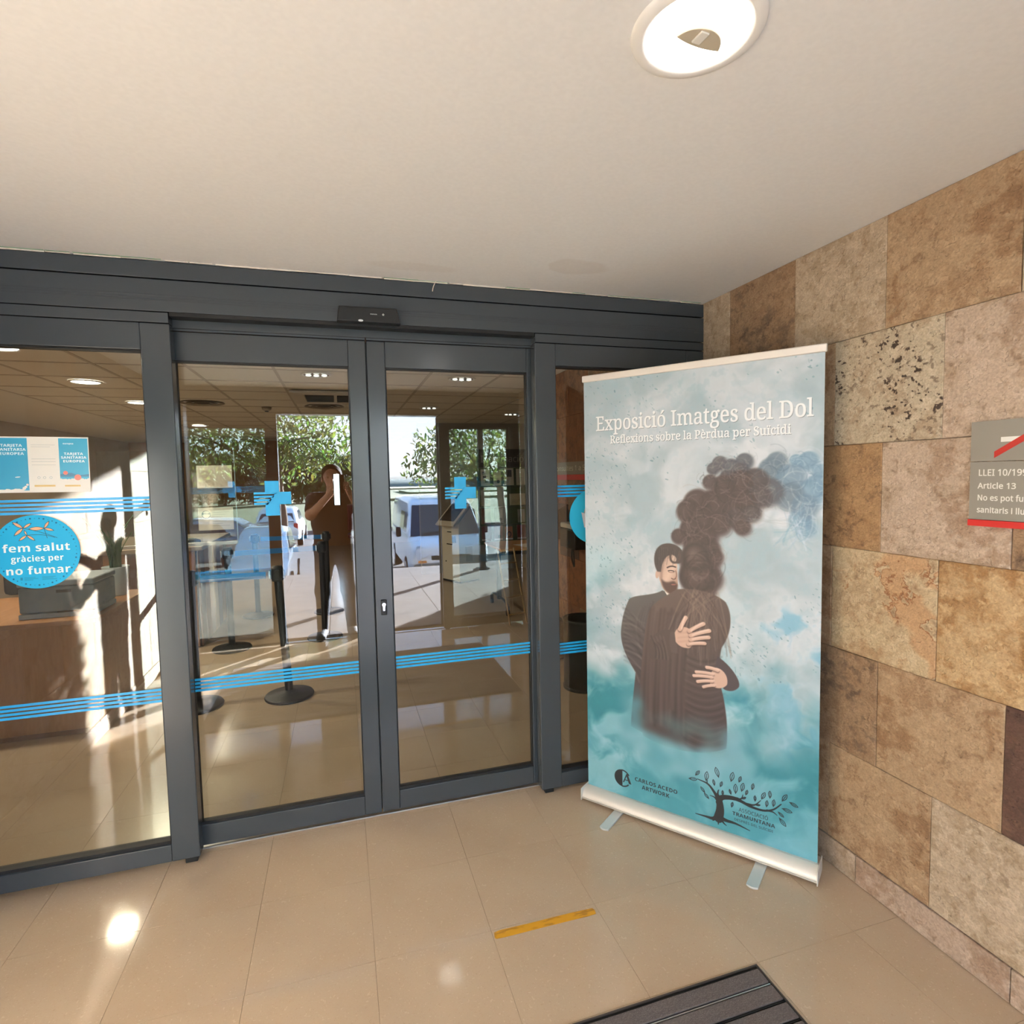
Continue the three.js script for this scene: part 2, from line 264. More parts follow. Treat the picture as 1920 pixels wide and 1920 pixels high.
// ---------- glazed fronts ----------
// put(x0,x1,y0,y1,z0,z1): z is measured from the face that looks into the vestibule, negative away from it
function front(ox, zAt, s, nameOff, open) {
  const P = (x0, x1, y0, y1, z0, z1, r) => { const a = zAt + s * z0, b = zAt + s * z1; return span(x0 + ox, x1 + ox, y0, y1, Math.min(a, b), Math.max(a, b), r); };
  const stripes = (par, x0, x1, y0, zf) => { for (let k = 0; k < 4; k++) { const y = y0 + k * 0.0153; part(par, 'blue_stripe', P(x0, x1, y, y + 0.0098, zf + 0.0003, zf + 0.0009, 0), M.blue); } };
  // header with its grooves
  const X0 = XL - ox, X1 = XR - ox;
  const hd = struct('trim_' + nameOff);
  part(hd, 'header_cover', P(X0, X1, 2.203, 2.322, -0.06, 0.0, 0.002), M.frame);
  part(hd, 'header_top_profile', P(X0, X1, 2.327, 2.389, -0.1, 0.0, 0.002), M.frame);
  part(hd, 'header_back', P(X0, X1, 2.158, 2.394, -0.2, -0.061, 0.002), M.frame);
  part(hd, 'groove_bead', P(X0, X1, 2.243, 2.246, -0.001, 0.0012, 0.0005), M.frame);
  part(hd, 'groove_bead', P(X0, X1, 2.252, 2.255, -0.001, 0.0012, 0.0005), M.frame);
  part(hd, 'groove_bead', P(X0, X1, 2.262, 2.265, -0.001, 0.0012, 0.0005), M.frame);
  part(hd, 'header_soffit', P(-0.604, 0.882, 2.188, 2.2025, -0.06, -0.002, 0.001), M.gasket);
  part(hd, 'side_strip', P(X0, -0.607, 2.161, 2.2, -0.06, -0.001, 0.002), M.frame);
  part(hd, 'side_strip', P(0.886, X1, 2.161, 2.2, -0.06, -0.001, 0.002), M.frame);
  // fixed side panels
  for (const side of [0, 1]) {
    const w = struct('window_' + (nameOff * 2 - 1 + side));
    const a = side ? 0.882 : X0, b = side ? X1 : -0.604, gl = side ? 0.985 : X0 + 0.1, gr = side ? X1 - 0.1 : -0.706, y0 = 0.021, y1 = 2.158, g0 = 0.091, g1 = 2.057, D = -0.062;
    part(w, 'stile', P(a, gl, y0, y1, D, 0, 0.004), M.frame); part(w, 'stile', P(gr, b, y0, y1, D, 0, 0.004), M.frame);
    part(w, 'rail', P(gl, gr, y0, g0, D, -0.001, 0.003), M.frame); part(w, 'rail', P(gl, gr, g1, y1, D, -0.001, 0.003), M.frame);
    for (const q of [[gl, gr, g0, g0 + 0.012], [gl, gr, g1 - 0.006, g1], [gl, gl + 0.004, g0, g1], [gr - 0.004, gr, g0, g1]]) part(w, 'gasket', P(...q, -0.052, -0.012, 0), M.gasket);
    part(w, 'pane', P(gl + 0.002, gr - 0.002, g0 + 0.004, g1 - 0.003, -0.036, -0.028, 0), M.glass);
    stripes(w, gl + 0.004, gr - 0.004, 1.441, -0.028); stripes(w, gl + 0.004, gr - 0.004, 0.673, -0.028);
    const e = side ? 0.9 : -0.66; part(w, 'foot_block', P(e, e + 0.045, 0, 0.02, -0.05, -0.006, 0.002), M.gasket);
  }
  // sliding leaves
  for (const side of [0, 1]) {
    const L = struct('door_' + (nameOff * 2 - 1 + side)), sh = open ? (side ? 0.74 : -0.74) : 0;
    const a = (side ? 0.132 : -0.69) + sh, b = (side ? 0.95 : 0.128) + sh, gl = (side ? 0.21 : -0.612) + sh, gr = (side ? 0.866 : 0.054) + sh, F = -0.073, K = -0.115;
    part(L, 'stile', P(a, gl, 0.02, 2.147, K, F, 0.004), M.frame); part(L, 'stile', P(gr, b, 0.02, 2.147, K, F, 0.004), M.frame);
    part(L, 'rail', P(gl, gr, 0.02, 0.108, K, F - 0.001, 0.003), M.frame); part(L, 'rail', P(gl, gr, 2.034, 2.147, K, F - 0.001, 0.003), M.frame);
    part(L, 'carriage_cover', P(a, b, 2.15, 2.2015, K, F - 0.002, 0.002), M.frame);
    for (const q of [[gl, gr, 0.108, 0.12], [gl, gr, 2.028, 2.034], [gl, gl + 0.004, 0.108, 2.034], [gr - 0.004, gr, 0.108, 2.034]]) part(L, 'gasket', P(...q, K + 0.006, F - 0.007, 0), M.gasket);
    part(L, 'pane', P(gl + 0.002, gr - 0.002, 0.112, 2.031, -0.097, -0.089, 0), M.glass);
    const es = side ? a : b; part(L, 'edge_seal', P(side ? es - 0.0016 : es, side ? es : es + 0.0016, 0.03, 2.14, K + 0.01, F - 0.012, 0), M.gasket);
    stripes(L, gl + 0.004, gr - 0.004, 0.677, -0.089);
    // health-service cross whose left arm is four stripes
    const cx = (side ? 0.507 : -0.304) + sh + ox, zz = zAt + s * -0.089 + s * 0.0003, T = 0.0006;
    const cross = extrude(shapeOf([[0, 0.147], [0.055, 0.147], [0.055, 0.1], [0.102, 0.1], [0.102, 0.047], [0.055, 0.047], [0.055, 0], [0, 0], [0, 0.047], [0.046, 0.1], [0, 0.1]]), T);
    const cg = [cross];
    for (let k = 0; k < 4; k++) { const y = 0.047 + k * 0.0147, e = Math.min(0.046, ((y - 0.04) / 0.06) * 0.046 + 0.004); cg.push(extrude(shapeOf([[-0.044, y], [e, y], [e + 0.006, y + 0.009], [-0.044, y + 0.009]]), T)); }
    const m = mergeGeometries(cg.map((q) => q.toNonIndexed ? q : q)); part(L, 'blue_cross', m, M.blue, [cx, 1.4, s > 0 ? zz : zz - T]);
    if (side) {
      const lk = part(L, 'lock_plate', new RoundedBoxGeometry(0.026, 0.07, 0.008, 3, 0.0039), M.darkPlastic, [0.168 + sh + ox, 0.97, zAt + s * (F + 0.004)]);
      part(lk, 'lock_cylinder', extrude((() => { const q = new THREE.Shape(); q.absarc(0, 0.01, 0.0085, -0.9, Math.PI + 0.9); q.lineTo(-0.0042, -0.018); q.lineTo(0.0042, -0.018); q.closePath(); return q; })(), 0.004), M.silver, [0, 0.003, s > 0 ? 0.003 : -0.007]);
    }
  }
  part(hd, 'floor_guide', P(X0, X1, 0, 0.006, -0.11, -0.08, 0.001), M.alu);
}
front(0, 0, 1, 1, false);
front(0.07, ZOUT, -1, 2, true);
// ---------- roll-up banner ----------
function bannerPrint(G, W, H) {
  let g = G, blurBy = 0; const layer = document.createElement('canvas'); layer.width = W; layer.height = H; const lg = layer.getContext('2d');
  // watery clouds: grey-blue above, teal below, white mist between
  const hc = document.createElement('canvas'); hc.width = W / 2; hc.height = H / 2; const hg = hc.getContext('2d'), im = hg.createImageData(W / 2, H / 2), d = im.data;
  for (let y = 0, i = 0; y < H; y += 2) for (let x = 0; x < W; x += 2, i += 4) {
    const u = x / 240, v = y / 240, n = warp(u, v, 5, 71, 1.6), m = warp(u * 1.7 + 9, v * 1.7, 5, 75, 1.2), r = fbm2(u * 0.6, v * 0.6 + 4, 4, 83), k = fbm2(u * 9, v * 9, 3, 95), Y = y / H, X = x / W;
    const low = sm(0.56, 0.78, Y + 0.5 * (r - 0.5) + 0.1 * sm(0.35, 0, X));
    let c = lerp3([160, 178, 188], [196, 204, 212], sm(0.3, 0.66, n));
    c = lerp3(c, [220, 222, 228], sm(0.44, 0.68, m) * 0.75 * sm(0.14, 0.5, Y + 0.3 * X));
    c = lerp3(c, [150, 176, 188], sm(0.5, 0.7, r) * 0.6 * sm(0.5, 0.2, Y) + sm(0.52, 0.72, k) * 0.35 * sm(0.35, 0.6, r + 0.2 - 0.25 * X));
    c = lerp3(c, [104, 164, 194], sm(0.52, 0.66, m) * 0.75 * sm(0.6, 0.9, X + 0.5 * (r - 0.5)) * sm(0.38, 0.52, Y));
    let t = lerp3([48, 128, 142], [122, 176, 190], sm(0.34, 0.62, n)); t = lerp3(t, [186, 210, 219], sm(0.48, 0.66, m * 0.5 + r * 0.5) * 0.8); t = lerp3(t, [66, 146, 180], sm(0.46, 0.62, r) * sm(0.55, 0.9, X) * 0.5); t = lerp3(t, [88, 158, 172], sm(0.82, 0.95, Y) * 0.55);
    c = lerp3(c, t, low); const f = 0.98 + 0.04 * k;
    d[i] = c[0] * f; d[i + 1] = c[1] * f; d[i + 2] = c[2] * f; d[i + 3] = 255;
  }
  hg.putImageData(im, 0, 0); g.imageSmoothingEnabled = true; g.drawImage(hc, 0, 0, W, H);
  const blob = (x, y, r, c0, c1, sq = 1, rot = 0) => { g.save(); g.translate(x, y); g.rotate(rot); g.scale(1, sq); const q = g.createRadialGradient(-r * 0.25, -r * 0.3, r * 0.05, 0, 0, r); q.addColorStop(0, c0); q.addColorStop(0.72, c1); q.addColorStop(1, c1.replace(/[\d.]+\)$/, '0)')); g.fillStyle = q; g.beginPath(); g.arc(0, 0, r, 0, 7); g.fill(); g.restore(); };
  const soft = (px) => { if (blurBy) { G.filter = `blur(${blurBy}px)`; G.drawImage(layer, 0, 0); G.filter = 'none'; lg.clearRect(0, 0, W, H); } blurBy = px; g = px ? lg : G; };
  seed = 4411; for (let k = 0; k < 1500; k++) { const x = rr(0, W), y = Math.pow(rnd(), 0.8) * 1250, den = fbm2(x / 150, y / 150, 3, 61) + (x < 400 ? 0.06 : -0.05); if (den < 0.5) continue; g.fillStyle = `rgba(${k % 3 ? '92,132,148' : '70,110,128'},${rr(0.15, 0.5)})`; g.save(); g.translate(x, y); g.rotate(rr(0.2, 1.4)); g.beginPath(); g.ellipse(0, 0, rr(2, 9), rr(1.2, 4), 0, 0, 7); g.fill(); g.restore(); }
  const path = (pts, close = true) => { g.beginPath(); pts.forEach((p, i) => (i ? (p.length > 2 ? g.bezierCurveTo(...p) : g.lineTo(...p)) : g.moveTo(...p))); if (close) g.closePath(); };
  const fold = (x0, y0, x1, y1, x2, y2, w, c) => { g.strokeStyle = c; g.lineWidth = w; g.lineCap = 'round'; g.beginPath(); g.moveTo(x0, y0); g.quadraticCurveTo(x1, y1, x2, y2); g.stroke(); };
  // rising smoke of hair: [x, y, r, blueness]
  const puffs = [[924, 640, 40, 1], [905, 610, 44, 1], [960, 480, 44, 1], [938, 512, 58, 1], [930, 392, 40, 1], [968, 430, 30, 1], [888, 388, 26, 1], [822, 392, 42, 0.7], [806, 424, 56, 0.7], [872, 452, 58, 0.9], [870, 524, 60, 0.7], [920, 560, 52, 0.85], [800, 506, 60, 0.35], [612, 392, 34, 0.3], [586, 412, 28, 0.3], [656, 404, 34, 0.35], [706, 388, 38, 0.4], [690, 428, 42, 0.25], [640, 444, 30, 0.2],
    [748, 466, 58, 0.1], [690, 476, 62, 0], [630, 486, 54, 0], [574, 466, 34, 0.05], [762, 524, 52, 0.12], [700, 545, 62, 0], [650, 575, 68, 0], [590, 560, 70, 0], [526, 556, 68, 0], [486, 588, 56, 0], [540, 622, 64, 0], [612, 636, 54, 0], [684, 612, 50, 0.05], [736, 590, 38, 0.1], [700, 646, 36, 0], [500, 662, 56, 0], [446, 694, 38, 0], [560, 692, 56, 0], [520, 730, 62, 0], [576, 744, 48, 0], [510, 792, 70, 0], [556, 802, 66, 0], [594, 772, 38, 0], [520, 860, 80, 0], [574, 862, 60, 0], [540, 912, 66, 0]];
  soft(3); for (const [x, y, r, b] of puffs) { const e = lerp3([112, 96, 94], [150, 176, 196], b).map(Math.round); blob(x + 4, y + 4, r * 1.12, `rgba(${e},0.75)`, `rgba(${e},0.6)`); }
  soft(1.5); for (const [x, y, r, b] of puffs) { const c = lerp3([72, 60, 60], [104, 138, 162], b).map(Math.round), e = lerp3([82, 70, 68], [126, 156, 178], b).map(Math.round); blob(x, y, r, `rgba(${e},0.95)`, `rgba(${c},${b > 0.5 ? 0.7 : 0.94})`); }
  seed = 991; soft(1.2);
  for (const [x, y, r, b] of puffs) for (let k = 0; k < 15; k++) { const a = rr(0, 6.28), q = r * rr(0.3, 1.15), c = k % 2 ? lerp3([140, 122, 118], [200, 216, 228], b).map(Math.round) : lerp3([44, 36, 38], [86, 120, 146], b).map(Math.round); g.strokeStyle = `rgba(${c},${rr(0.1, 0.3)})`; g.lineWidth = rr(1.5, 5); g.beginPath(); g.ellipse(x + rr(-22, 22), y + rr(-22, 22), q, q * rr(0.45, 1), a, 0, rr(0.8, 2.6)); g.stroke(); }
  for (let k = 0; k < 26; k++) fold(900 + rr(-60, 40), 590 + rr(-50, 60), 890 + rr(-60, 70), 650 + rr(-20, 50), 850 + rr(-40, 110), 700 + rr(-60, 30), rr(2, 7), `rgba(${k % 2 ? '120,158,182' : '210,222,232'},${rr(0.15, 0.4)})`);
  for (let k = 0; k < 10; k++) fold(700 + rr(0, 80), 590 + rr(-10, 30), 780, 610 + rr(-10, 30), 860 + rr(0, 40), 590 + rr(0, 50), 2, 'rgba(150,160,170,0.25)');
  // man: coat, neck, head
  soft(1.2); let q = g.createLinearGradient(170, 960, 420, 1300); q.addColorStop(0, '#62605f'); q.addColorStop(0.5, '#504b4c'); q.addColorStop(1, '#463f42');
  g.fillStyle = q; path([[372, 930], [330, 960, 250, 960, 218, 985], [190, 1040, 178, 1100, 176, 1150], [178, 1210, 200, 1250, 246, 1316], [240, 1390, 226, 1470, 222, 1570], [300, 1600, 420, 1610, 470, 1600], [470, 1400], [470, 960]]); g.fill();
  soft(3); for (let k = 0; k < 26; k++) { const y = 1030 + k * 10, lt = k % 2; fold(rr(184, 200), y, rr(220, 250), y + rr(-14, 22), rr(262, 300), y + rr(20, 80), rr(4, 9), lt ? `rgba(150,138,136,${rr(0.15, 0.4)})` : `rgba(38,32,36,${rr(0.2, 0.4)})`); }
  for (let k = 0; k < 10; k++) fold(330 - k * 6, 985 + k * 4, 300 - k * 7, 1080, 290 - k * 3, 1180, rr(4, 9), k % 2 ? 'rgba(128,118,118,0.2)' : 'rgba(36,30,34,0.25)');
  soft(1); g.fillStyle = '#e4ded9'; path([[372, 905], [385, 938], [402, 962], [412, 955], [390, 920]]); g.fill();
  q = g.createLinearGradient(345, 850, 440, 900); q.addColorStop(0, '#b89a8c'); q.addColorStop(0.5, '#d6bbab'); q.addColorStop(1, '#a58474');
  g.fillStyle = q; path([[352, 800], [356, 760, 400, 745, 436, 770], [440, 900], [420, 945], [395, 940, 372, 930, 366, 900], [354, 880, 350, 840, 352, 800]]); g.fill();
  soft(3.5); g.fillStyle = 'rgba(78,60,56,0.92)'; path([[362, 868], [372, 894, 396, 896, 408, 888], [424, 884], [440, 900], [436, 948], [410, 950, 380, 934, 370, 905]]); g.fill(); fold(372, 830, 366, 850, 368, 872, 10, 'rgba(120,92,82,0.5)');
  soft(0.8); g.fillStyle = '#94605a'; g.beginPath(); g.ellipse(421, 900, 11, 3, -0.1, 0, 7); g.fill();
  fold(394, 829, 412, 817, 430, 824, 6, '#463a38'); fold(398, 843, 412, 838, 424, 843, 4, '#3a3030'); fold(400, 848, 412, 851, 424, 847, 2, 'rgba(90,64,58,0.8)'); fold(430, 840, 440, 862, 428, 873, 4, 'rgba(120,86,76,0.8)'); fold(412, 874, 422, 880, 430, 874, 4, 'rgba(84,60,54,0.8)');
  g.fillStyle = '#c2a394'; g.beginPath(); g.ellipse(349, 862, 8, 18, 0.1, 0, 7); g.fill();
  soft(1.5); g.fillStyle = '#4c4443'; path([[350, 850], [330, 820, 328, 760, 362, 736], [390, 716, 440, 722, 458, 752], [470, 790, 456, 818, 424, 806], [440, 796, 436, 776, 414, 772], [388, 776, 372, 800, 366, 850]]); g.fill();
  for (let k = 0; k < 24; k++) fold(345 + k * 4.4, 748 + rr(-8, 8), 350 + k * 4, 775, 350 + k * 3.4, rr(786, 826), 2.2, k % 2 ? `rgba(140,128,124,${rr(0.12, 0.35)})` : 'rgba(30,26,28,0.35)');
  g.strokeStyle = '#544845'; g.lineWidth = 9; g.beginPath(); g.ellipse(428, 780, 20, 26, 0.3, -1, 3.2); g.stroke();
  blob(528, 862, 88, 'rgba(100,84,80,0.95)', 'rgba(66,55,55,0.96)', 1.05); blob(520, 780, 66, 'rgba(104,90,86,0.9)', 'rgba(66,56,56,0.95)', 1.1);
  soft(2); for (let k = 0; k < 44; k++) { const a = rr(0, 6.28); g.strokeStyle = k % 2 ? `rgba(150,130,122,${rr(0.1, 0.3)})` : `rgba(40,32,34,${rr(0.15, 0.35)})`; g.lineWidth = rr(2, 6); g.beginPath(); g.arc(528 + rr(-34, 34), 850 + rr(-56, 56), rr(18, 66), a, a + 1.5); g.stroke(); }
  // woman seen from behind: cloak, dress, falling hair
  soft(1.5); q = g.createLinearGradient(290, 1000, 650, 1500); q.addColorStop(0, '#64544f'); q.addColorStop(0.45, '#524644'); q.addColorStop(1, '#453b3e');
  g.fillStyle = q; path([[432, 920], [380, 960, 330, 985, 312, 1030], [290, 1110, 280, 1200, 270, 1330], [262, 1450, 262, 1530, 280, 1600], [400, 1640, 560, 1620, 642, 1560], [650, 1480, 640, 1400, 628, 1340], [612, 1280, 604, 1220, 622, 1140], [660, 1080, 668, 1000, 636, 950], [600, 920, 520, 900, 432, 920]]); g.fill();
  soft(5); for (let k = 0; k < 24; k++) { const x = 318 + k * 8; fold(x, 1000 + rr(0, 40), x - 26 - rr(0, 14), 1250, x - 30 + rr(-8, 12), rr(1440, 1590), rr(5, 12), k % 2 ? `rgba(120,104,100,${rr(0.2, 0.4)})` : `rgba(40,32,36,${rr(0.3, 0.5)})`); }
  soft(2.5); for (let k = 0; k < 30; k++) { const y = 1200 + k * 12, s = k * 3; fold(470 + rr(-10, 20), y + s, 560, y + 34 + s, 632 + rr(-14, 8), y - 22 + s, rr(3, 7), k % 2 ? `rgba(116,104,104,${rr(0.15, 0.36)})` : `rgba(34,28,32,${rr(0.15, 0.35)})`); }
  soft(1.6); for (let k = 0; k < 110; k++) { const x = rr(420, 645), e = x < 470 ? rr(340, 470) : x + rr(-25, 30); fold(rr(450, 610), rr(905, 950), x, rr(980, 1040), e, rr(1050, 1230), rr(2, 6), `rgba(${['150,128,116', '96,80,76', '60,48,48', '124,104,96'][k % 4]},${rr(0.12, 0.36)})`); }
  // sleeves and hands
  soft(1.2); g.fillStyle = '#514644'; path([[300, 1180], [340, 1110, 380, 1090, 430, 1102], [446, 1170], [420, 1210, 360, 1250, 310, 1240]]); g.fill();
  soft(2); for (let k = 0; k < 8; k++) fold(410 + k * 4, 1106, 400 + k * 4, 1150, 412 + k * 4, 1196, 2, 'rgba(120,104,102,0.4)'); for (let k = 0; k < 8; k++) fold(320 + k * 8, 1150 + rr(-20, 20), 350 + k * 6, 1190, 340 + k * 8, 1232, 6, k % 2 ? 'rgba(120,104,100,0.3)' : 'rgba(40,34,36,0.35)');
  soft(1.2); g.fillStyle = '#494045'; path([[604, 1180], [650, 1200, 700, 1260, 690, 1290], [672, 1320, 640, 1318, 628, 1310], [640, 1270, 628, 1240, 596, 1230]]); g.fill();
  const skin = '#c9a898', finger = (x0, y0, x1, y1, w) => { soft(2); fold(x0, y0 + 4, (x0 + x1) / 2, (y0 + y1) / 2, x1, y1 + 5, w + 2, 'rgba(70,50,46,0.6)'); soft(0.8); fold(x0, y0, (x0 + x1) / 2, (y0 + y1) / 2 - 4, x1, y1, w, skin); soft(2); fold(x0 + 8, y0 - 3, (x0 + x1) / 2, (y0 + y1) / 2 - 7, x1 - 4, y1 - 3, w * 0.35, 'rgba(232,210,198,0.75)'); };
  g.fillStyle = skin; path([[426, 1108], [436, 1078, 470, 1068, 496, 1086], [514, 1110, 510, 1150, 490, 1164], [460, 1172, 440, 1160, 430, 1146]]); g.fill();
  finger(448, 1090, 474, 1036, 17); finger(488, 1092, 548, 1052, 16); finger(494, 1110, 572, 1078, 16); finger(494, 1128, 570, 1106, 15); finger(484, 1148, 554, 1134, 14);
  soft(3); for (const [x, y] of [[470, 1100], [472, 1120], [470, 1138]]) fold(440, y + 8, 460, y + 2, 492, y - 4, 4, 'rgba(150,112,98,0.35)');
  soft(1); g.fillStyle = skin; path([[600, 1228], [630, 1228, 650, 1256, 644, 1290], [628, 1316, 596, 1318, 576, 1306], [572, 1260, 584, 1236, 600, 1228]]); g.fill();
  finger(606, 1238, 562, 1234, 14); finger(586, 1258, 518, 1262, 13); finger(582, 1272, 508, 1280, 13); finger(584, 1288, 524, 1302, 13); finger(592, 1304, 548, 1320, 12);
  // mist closing over the feet
  soft(14); for (let k = 0; k < 70; k++) { const x = rr(190, 720), y = rr(1585, 1680) + (Math.abs(x - 450) < 130 ? 30 : 0), r = rr(26, 62); g.fillStyle = `rgba(${['112,166,180', '84,150,164', '140,184,198'][k % 3]},0.5)`; g.beginPath(); g.ellipse(x, y, r * 1.3, r * 0.8, 0, 0, 7); g.fill(); }
  for (let k = 0; k < 24; k++) { g.fillStyle = 'rgba(84,148,162,0.26)'; g.beginPath(); g.ellipse(rr(190, 262), rr(1420, 1600), rr(16, 34), rr(20, 50), 0, 0, 7); g.fill(); g.fillStyle = 'rgba(112,164,178,0.26)'; g.beginPath(); g.ellipse(rr(640, 700), rr(1480, 1600), rr(16, 34), rr(20, 50), 0, 0, 7); g.fill(); g.fillStyle = 'rgba(92,120,128,0.16)'; g.beginPath(); g.ellipse(rr(260, 640), rr(1480, 1600), rr(30, 60), rr(20, 40), 0, 0, 7); g.fill(); }
  soft(0);
  // titles, pale letters over an offset dark copy
  const title = (txt, x, y, w, size) => { g.font = `${size}px serif`; g.save(); g.translate(x, y); g.lineJoin = 'round'; g.lineWidth = size * 0.022; g.strokeStyle = '#eef0f2'; g.scale(w / g.measureText(txt).width, 1); g.fillStyle = 'rgba(96,104,112,0.75)'; g.fillText(txt, 3, 3); g.fillStyle = '#eef0f2'; g.fillText(txt, 0, 0); g.strokeText(txt, 0, 0); g.restore(); };
  title('Exposició Imatges del Dol', 59, 227, 885, 88); title('Reflexions sobre la Pèrdua per Suïcidi', 130, 287, 740, 47);
  // artist's mark
  const ink = '#23282c'; g.fillStyle = ink; g.strokeStyle = ink; g.lineCap = 'butt';
  g.save(); g.translate(178, 1829); g.beginPath(); g.arc(0, 0, 40, Math.PI / 2, Math.PI * 1.5); g.fill(); g.lineWidth = 6; g.beginPath(); g.arc(0, 0, 38, -Math.PI / 2 - 0.1, -0.55); g.stroke(); g.beginPath(); g.arc(0, 0, 38, 0.65, Math.PI / 2 + 0.1); g.stroke();
  g.lineWidth = 3; path([[2, 18], [20, -26], [26, -26], [44, 18], [32, 18], [20, -14], [8, 18]]); g.fill(); g.fillRect(10, 2, 24, 4); g.restore();
  const sans = (txt, x, y, w, size, bold, font = 'sans-serif') => { g.font = `${bold ? 'bold ' : ''}${size}px ${font}`; g.save(); g.translate(x, y); g.scale(w / g.measureText(txt).width, 1); g.fillText(txt, 0, 0); g.restore(); };
  sans('CARLOS ACEDO', 238, 1822, 200, 25, true); sans('ARTWORK', 273, 1851, 128, 25, true);
  // association's tree
  g.lineCap = 'round';
  const limb = (pts, w0, w1) => { const c = new THREE.CatmullRomCurve3(pts.map(([x, y]) => new THREE.Vector3(x, y, 0))), n = 40; let o = c.getPoint(0); for (let i = 1; i <= n; i++) { const q = c.getPoint(i / n); g.lineWidth = w0 + (w1 - w0) * i / n; g.beginPath(); g.moveTo(o.x, o.y); g.lineTo(q.x, q.y); g.stroke(); o = q; } };
  limb([[611, 1868], [618, 1830], [614, 1790], [606, 1772]], 38, 20); limb([[612, 1800], [622, 1776], [653, 1764], [689, 1760]], 24, 15); limb([[670, 1761], [700, 1764], [740, 1774], [788, 1773], [822, 1757], [850, 1726]], 15, 4); limb([[607, 1780], [595, 1762], [568, 1734], [524, 1725]], 16, 3);
  limb([[689, 1760], [702, 1752], [708, 1734]], 8, 2); limb([[720, 1768], [752, 1762], [776, 1735]], 9, 2); limb([[800, 1768], [822, 1768], [836, 1776]], 8, 2); limb([[604, 1790], [594, 1782], [576, 1780]], 8, 2); limb([[608, 1764], [610, 1750], [613, 1744]], 7, 2); limb([[571, 1738], [564, 1726], [566, 1718]], 5, 2);
  limb([[606, 1864], [590, 1876], [560, 1878], [516, 1880]], 20, 3); limb([[618, 1862], [640, 1866], [679, 1866], [735, 1876]], 20, 3); limb([[610, 1866], [611, 1880], [611, 1894]], 14, 3); limb([[602, 1868], [594, 1880], [588, 1886]], 10, 2); limb([[622, 1868], [634, 1882], [644, 1888]], 10, 2);
  g.lineWidth = 2.6;
  const lean = [1.4, 0.6, 0.1, -0.3, -0.7, -0.8, -0.2, 0.3, 0.2, 0.3, 0, 0.2, 0.2, 0.3, -0.3, 0, 0.9, 0, 0.4, 0, 0.1, 0.1, 0.5, 1.9, 1.7, 2.2, 2.4, 0.2, 1.2], big = [17, 14, 20, 20, 13, 13, 12, 12, 20, 13, 19, 18, 13, 11, 10, 10, 9, 11, 16, 14, 13, 14, 17, 15, 17, 12, 17, 11, 8];
  [[505, 1731], [524, 1699], [562, 1701], [605, 1671], [546, 1765], [562, 1787], [592, 1719], [622, 1717], [665, 1672], [696, 1673], [679, 1718], [706, 1703], [745, 1688], [722, 1720], [658, 1738], [628, 1752], [712, 1747], [754, 1734], [785, 1713], [809, 1700], [798, 1741], [823, 1730], [862, 1696], [895, 1713], [872, 1744], [850, 1768], [856, 1797], [666, 1790], [766, 1758]].forEach(([x, y], i) => { const s = big[i]; g.save(); g.translate(x, y); g.rotate(lean[i]); g.beginPath(); g.moveTo(0, -s); g.quadraticCurveTo(s * 0.75, -s * 0.1, 0, s); g.quadraticCurveTo(-s * 0.75, -s * 0.1, 0, -s); g.moveTo(0, s * 1.1); g.lineTo(0, -s * 0.5); g.stroke(); g.restore(); });
  g.fillStyle = ink; sans('ASSOCIACIÓ', 692, 1809, 112, 21, false); sans('TRAMUNTANA', 667, 1832, 162, 21, true); sans('DESPRÉS DEL SUÏCIDI', 674, 1853, 148, 15, false);
}
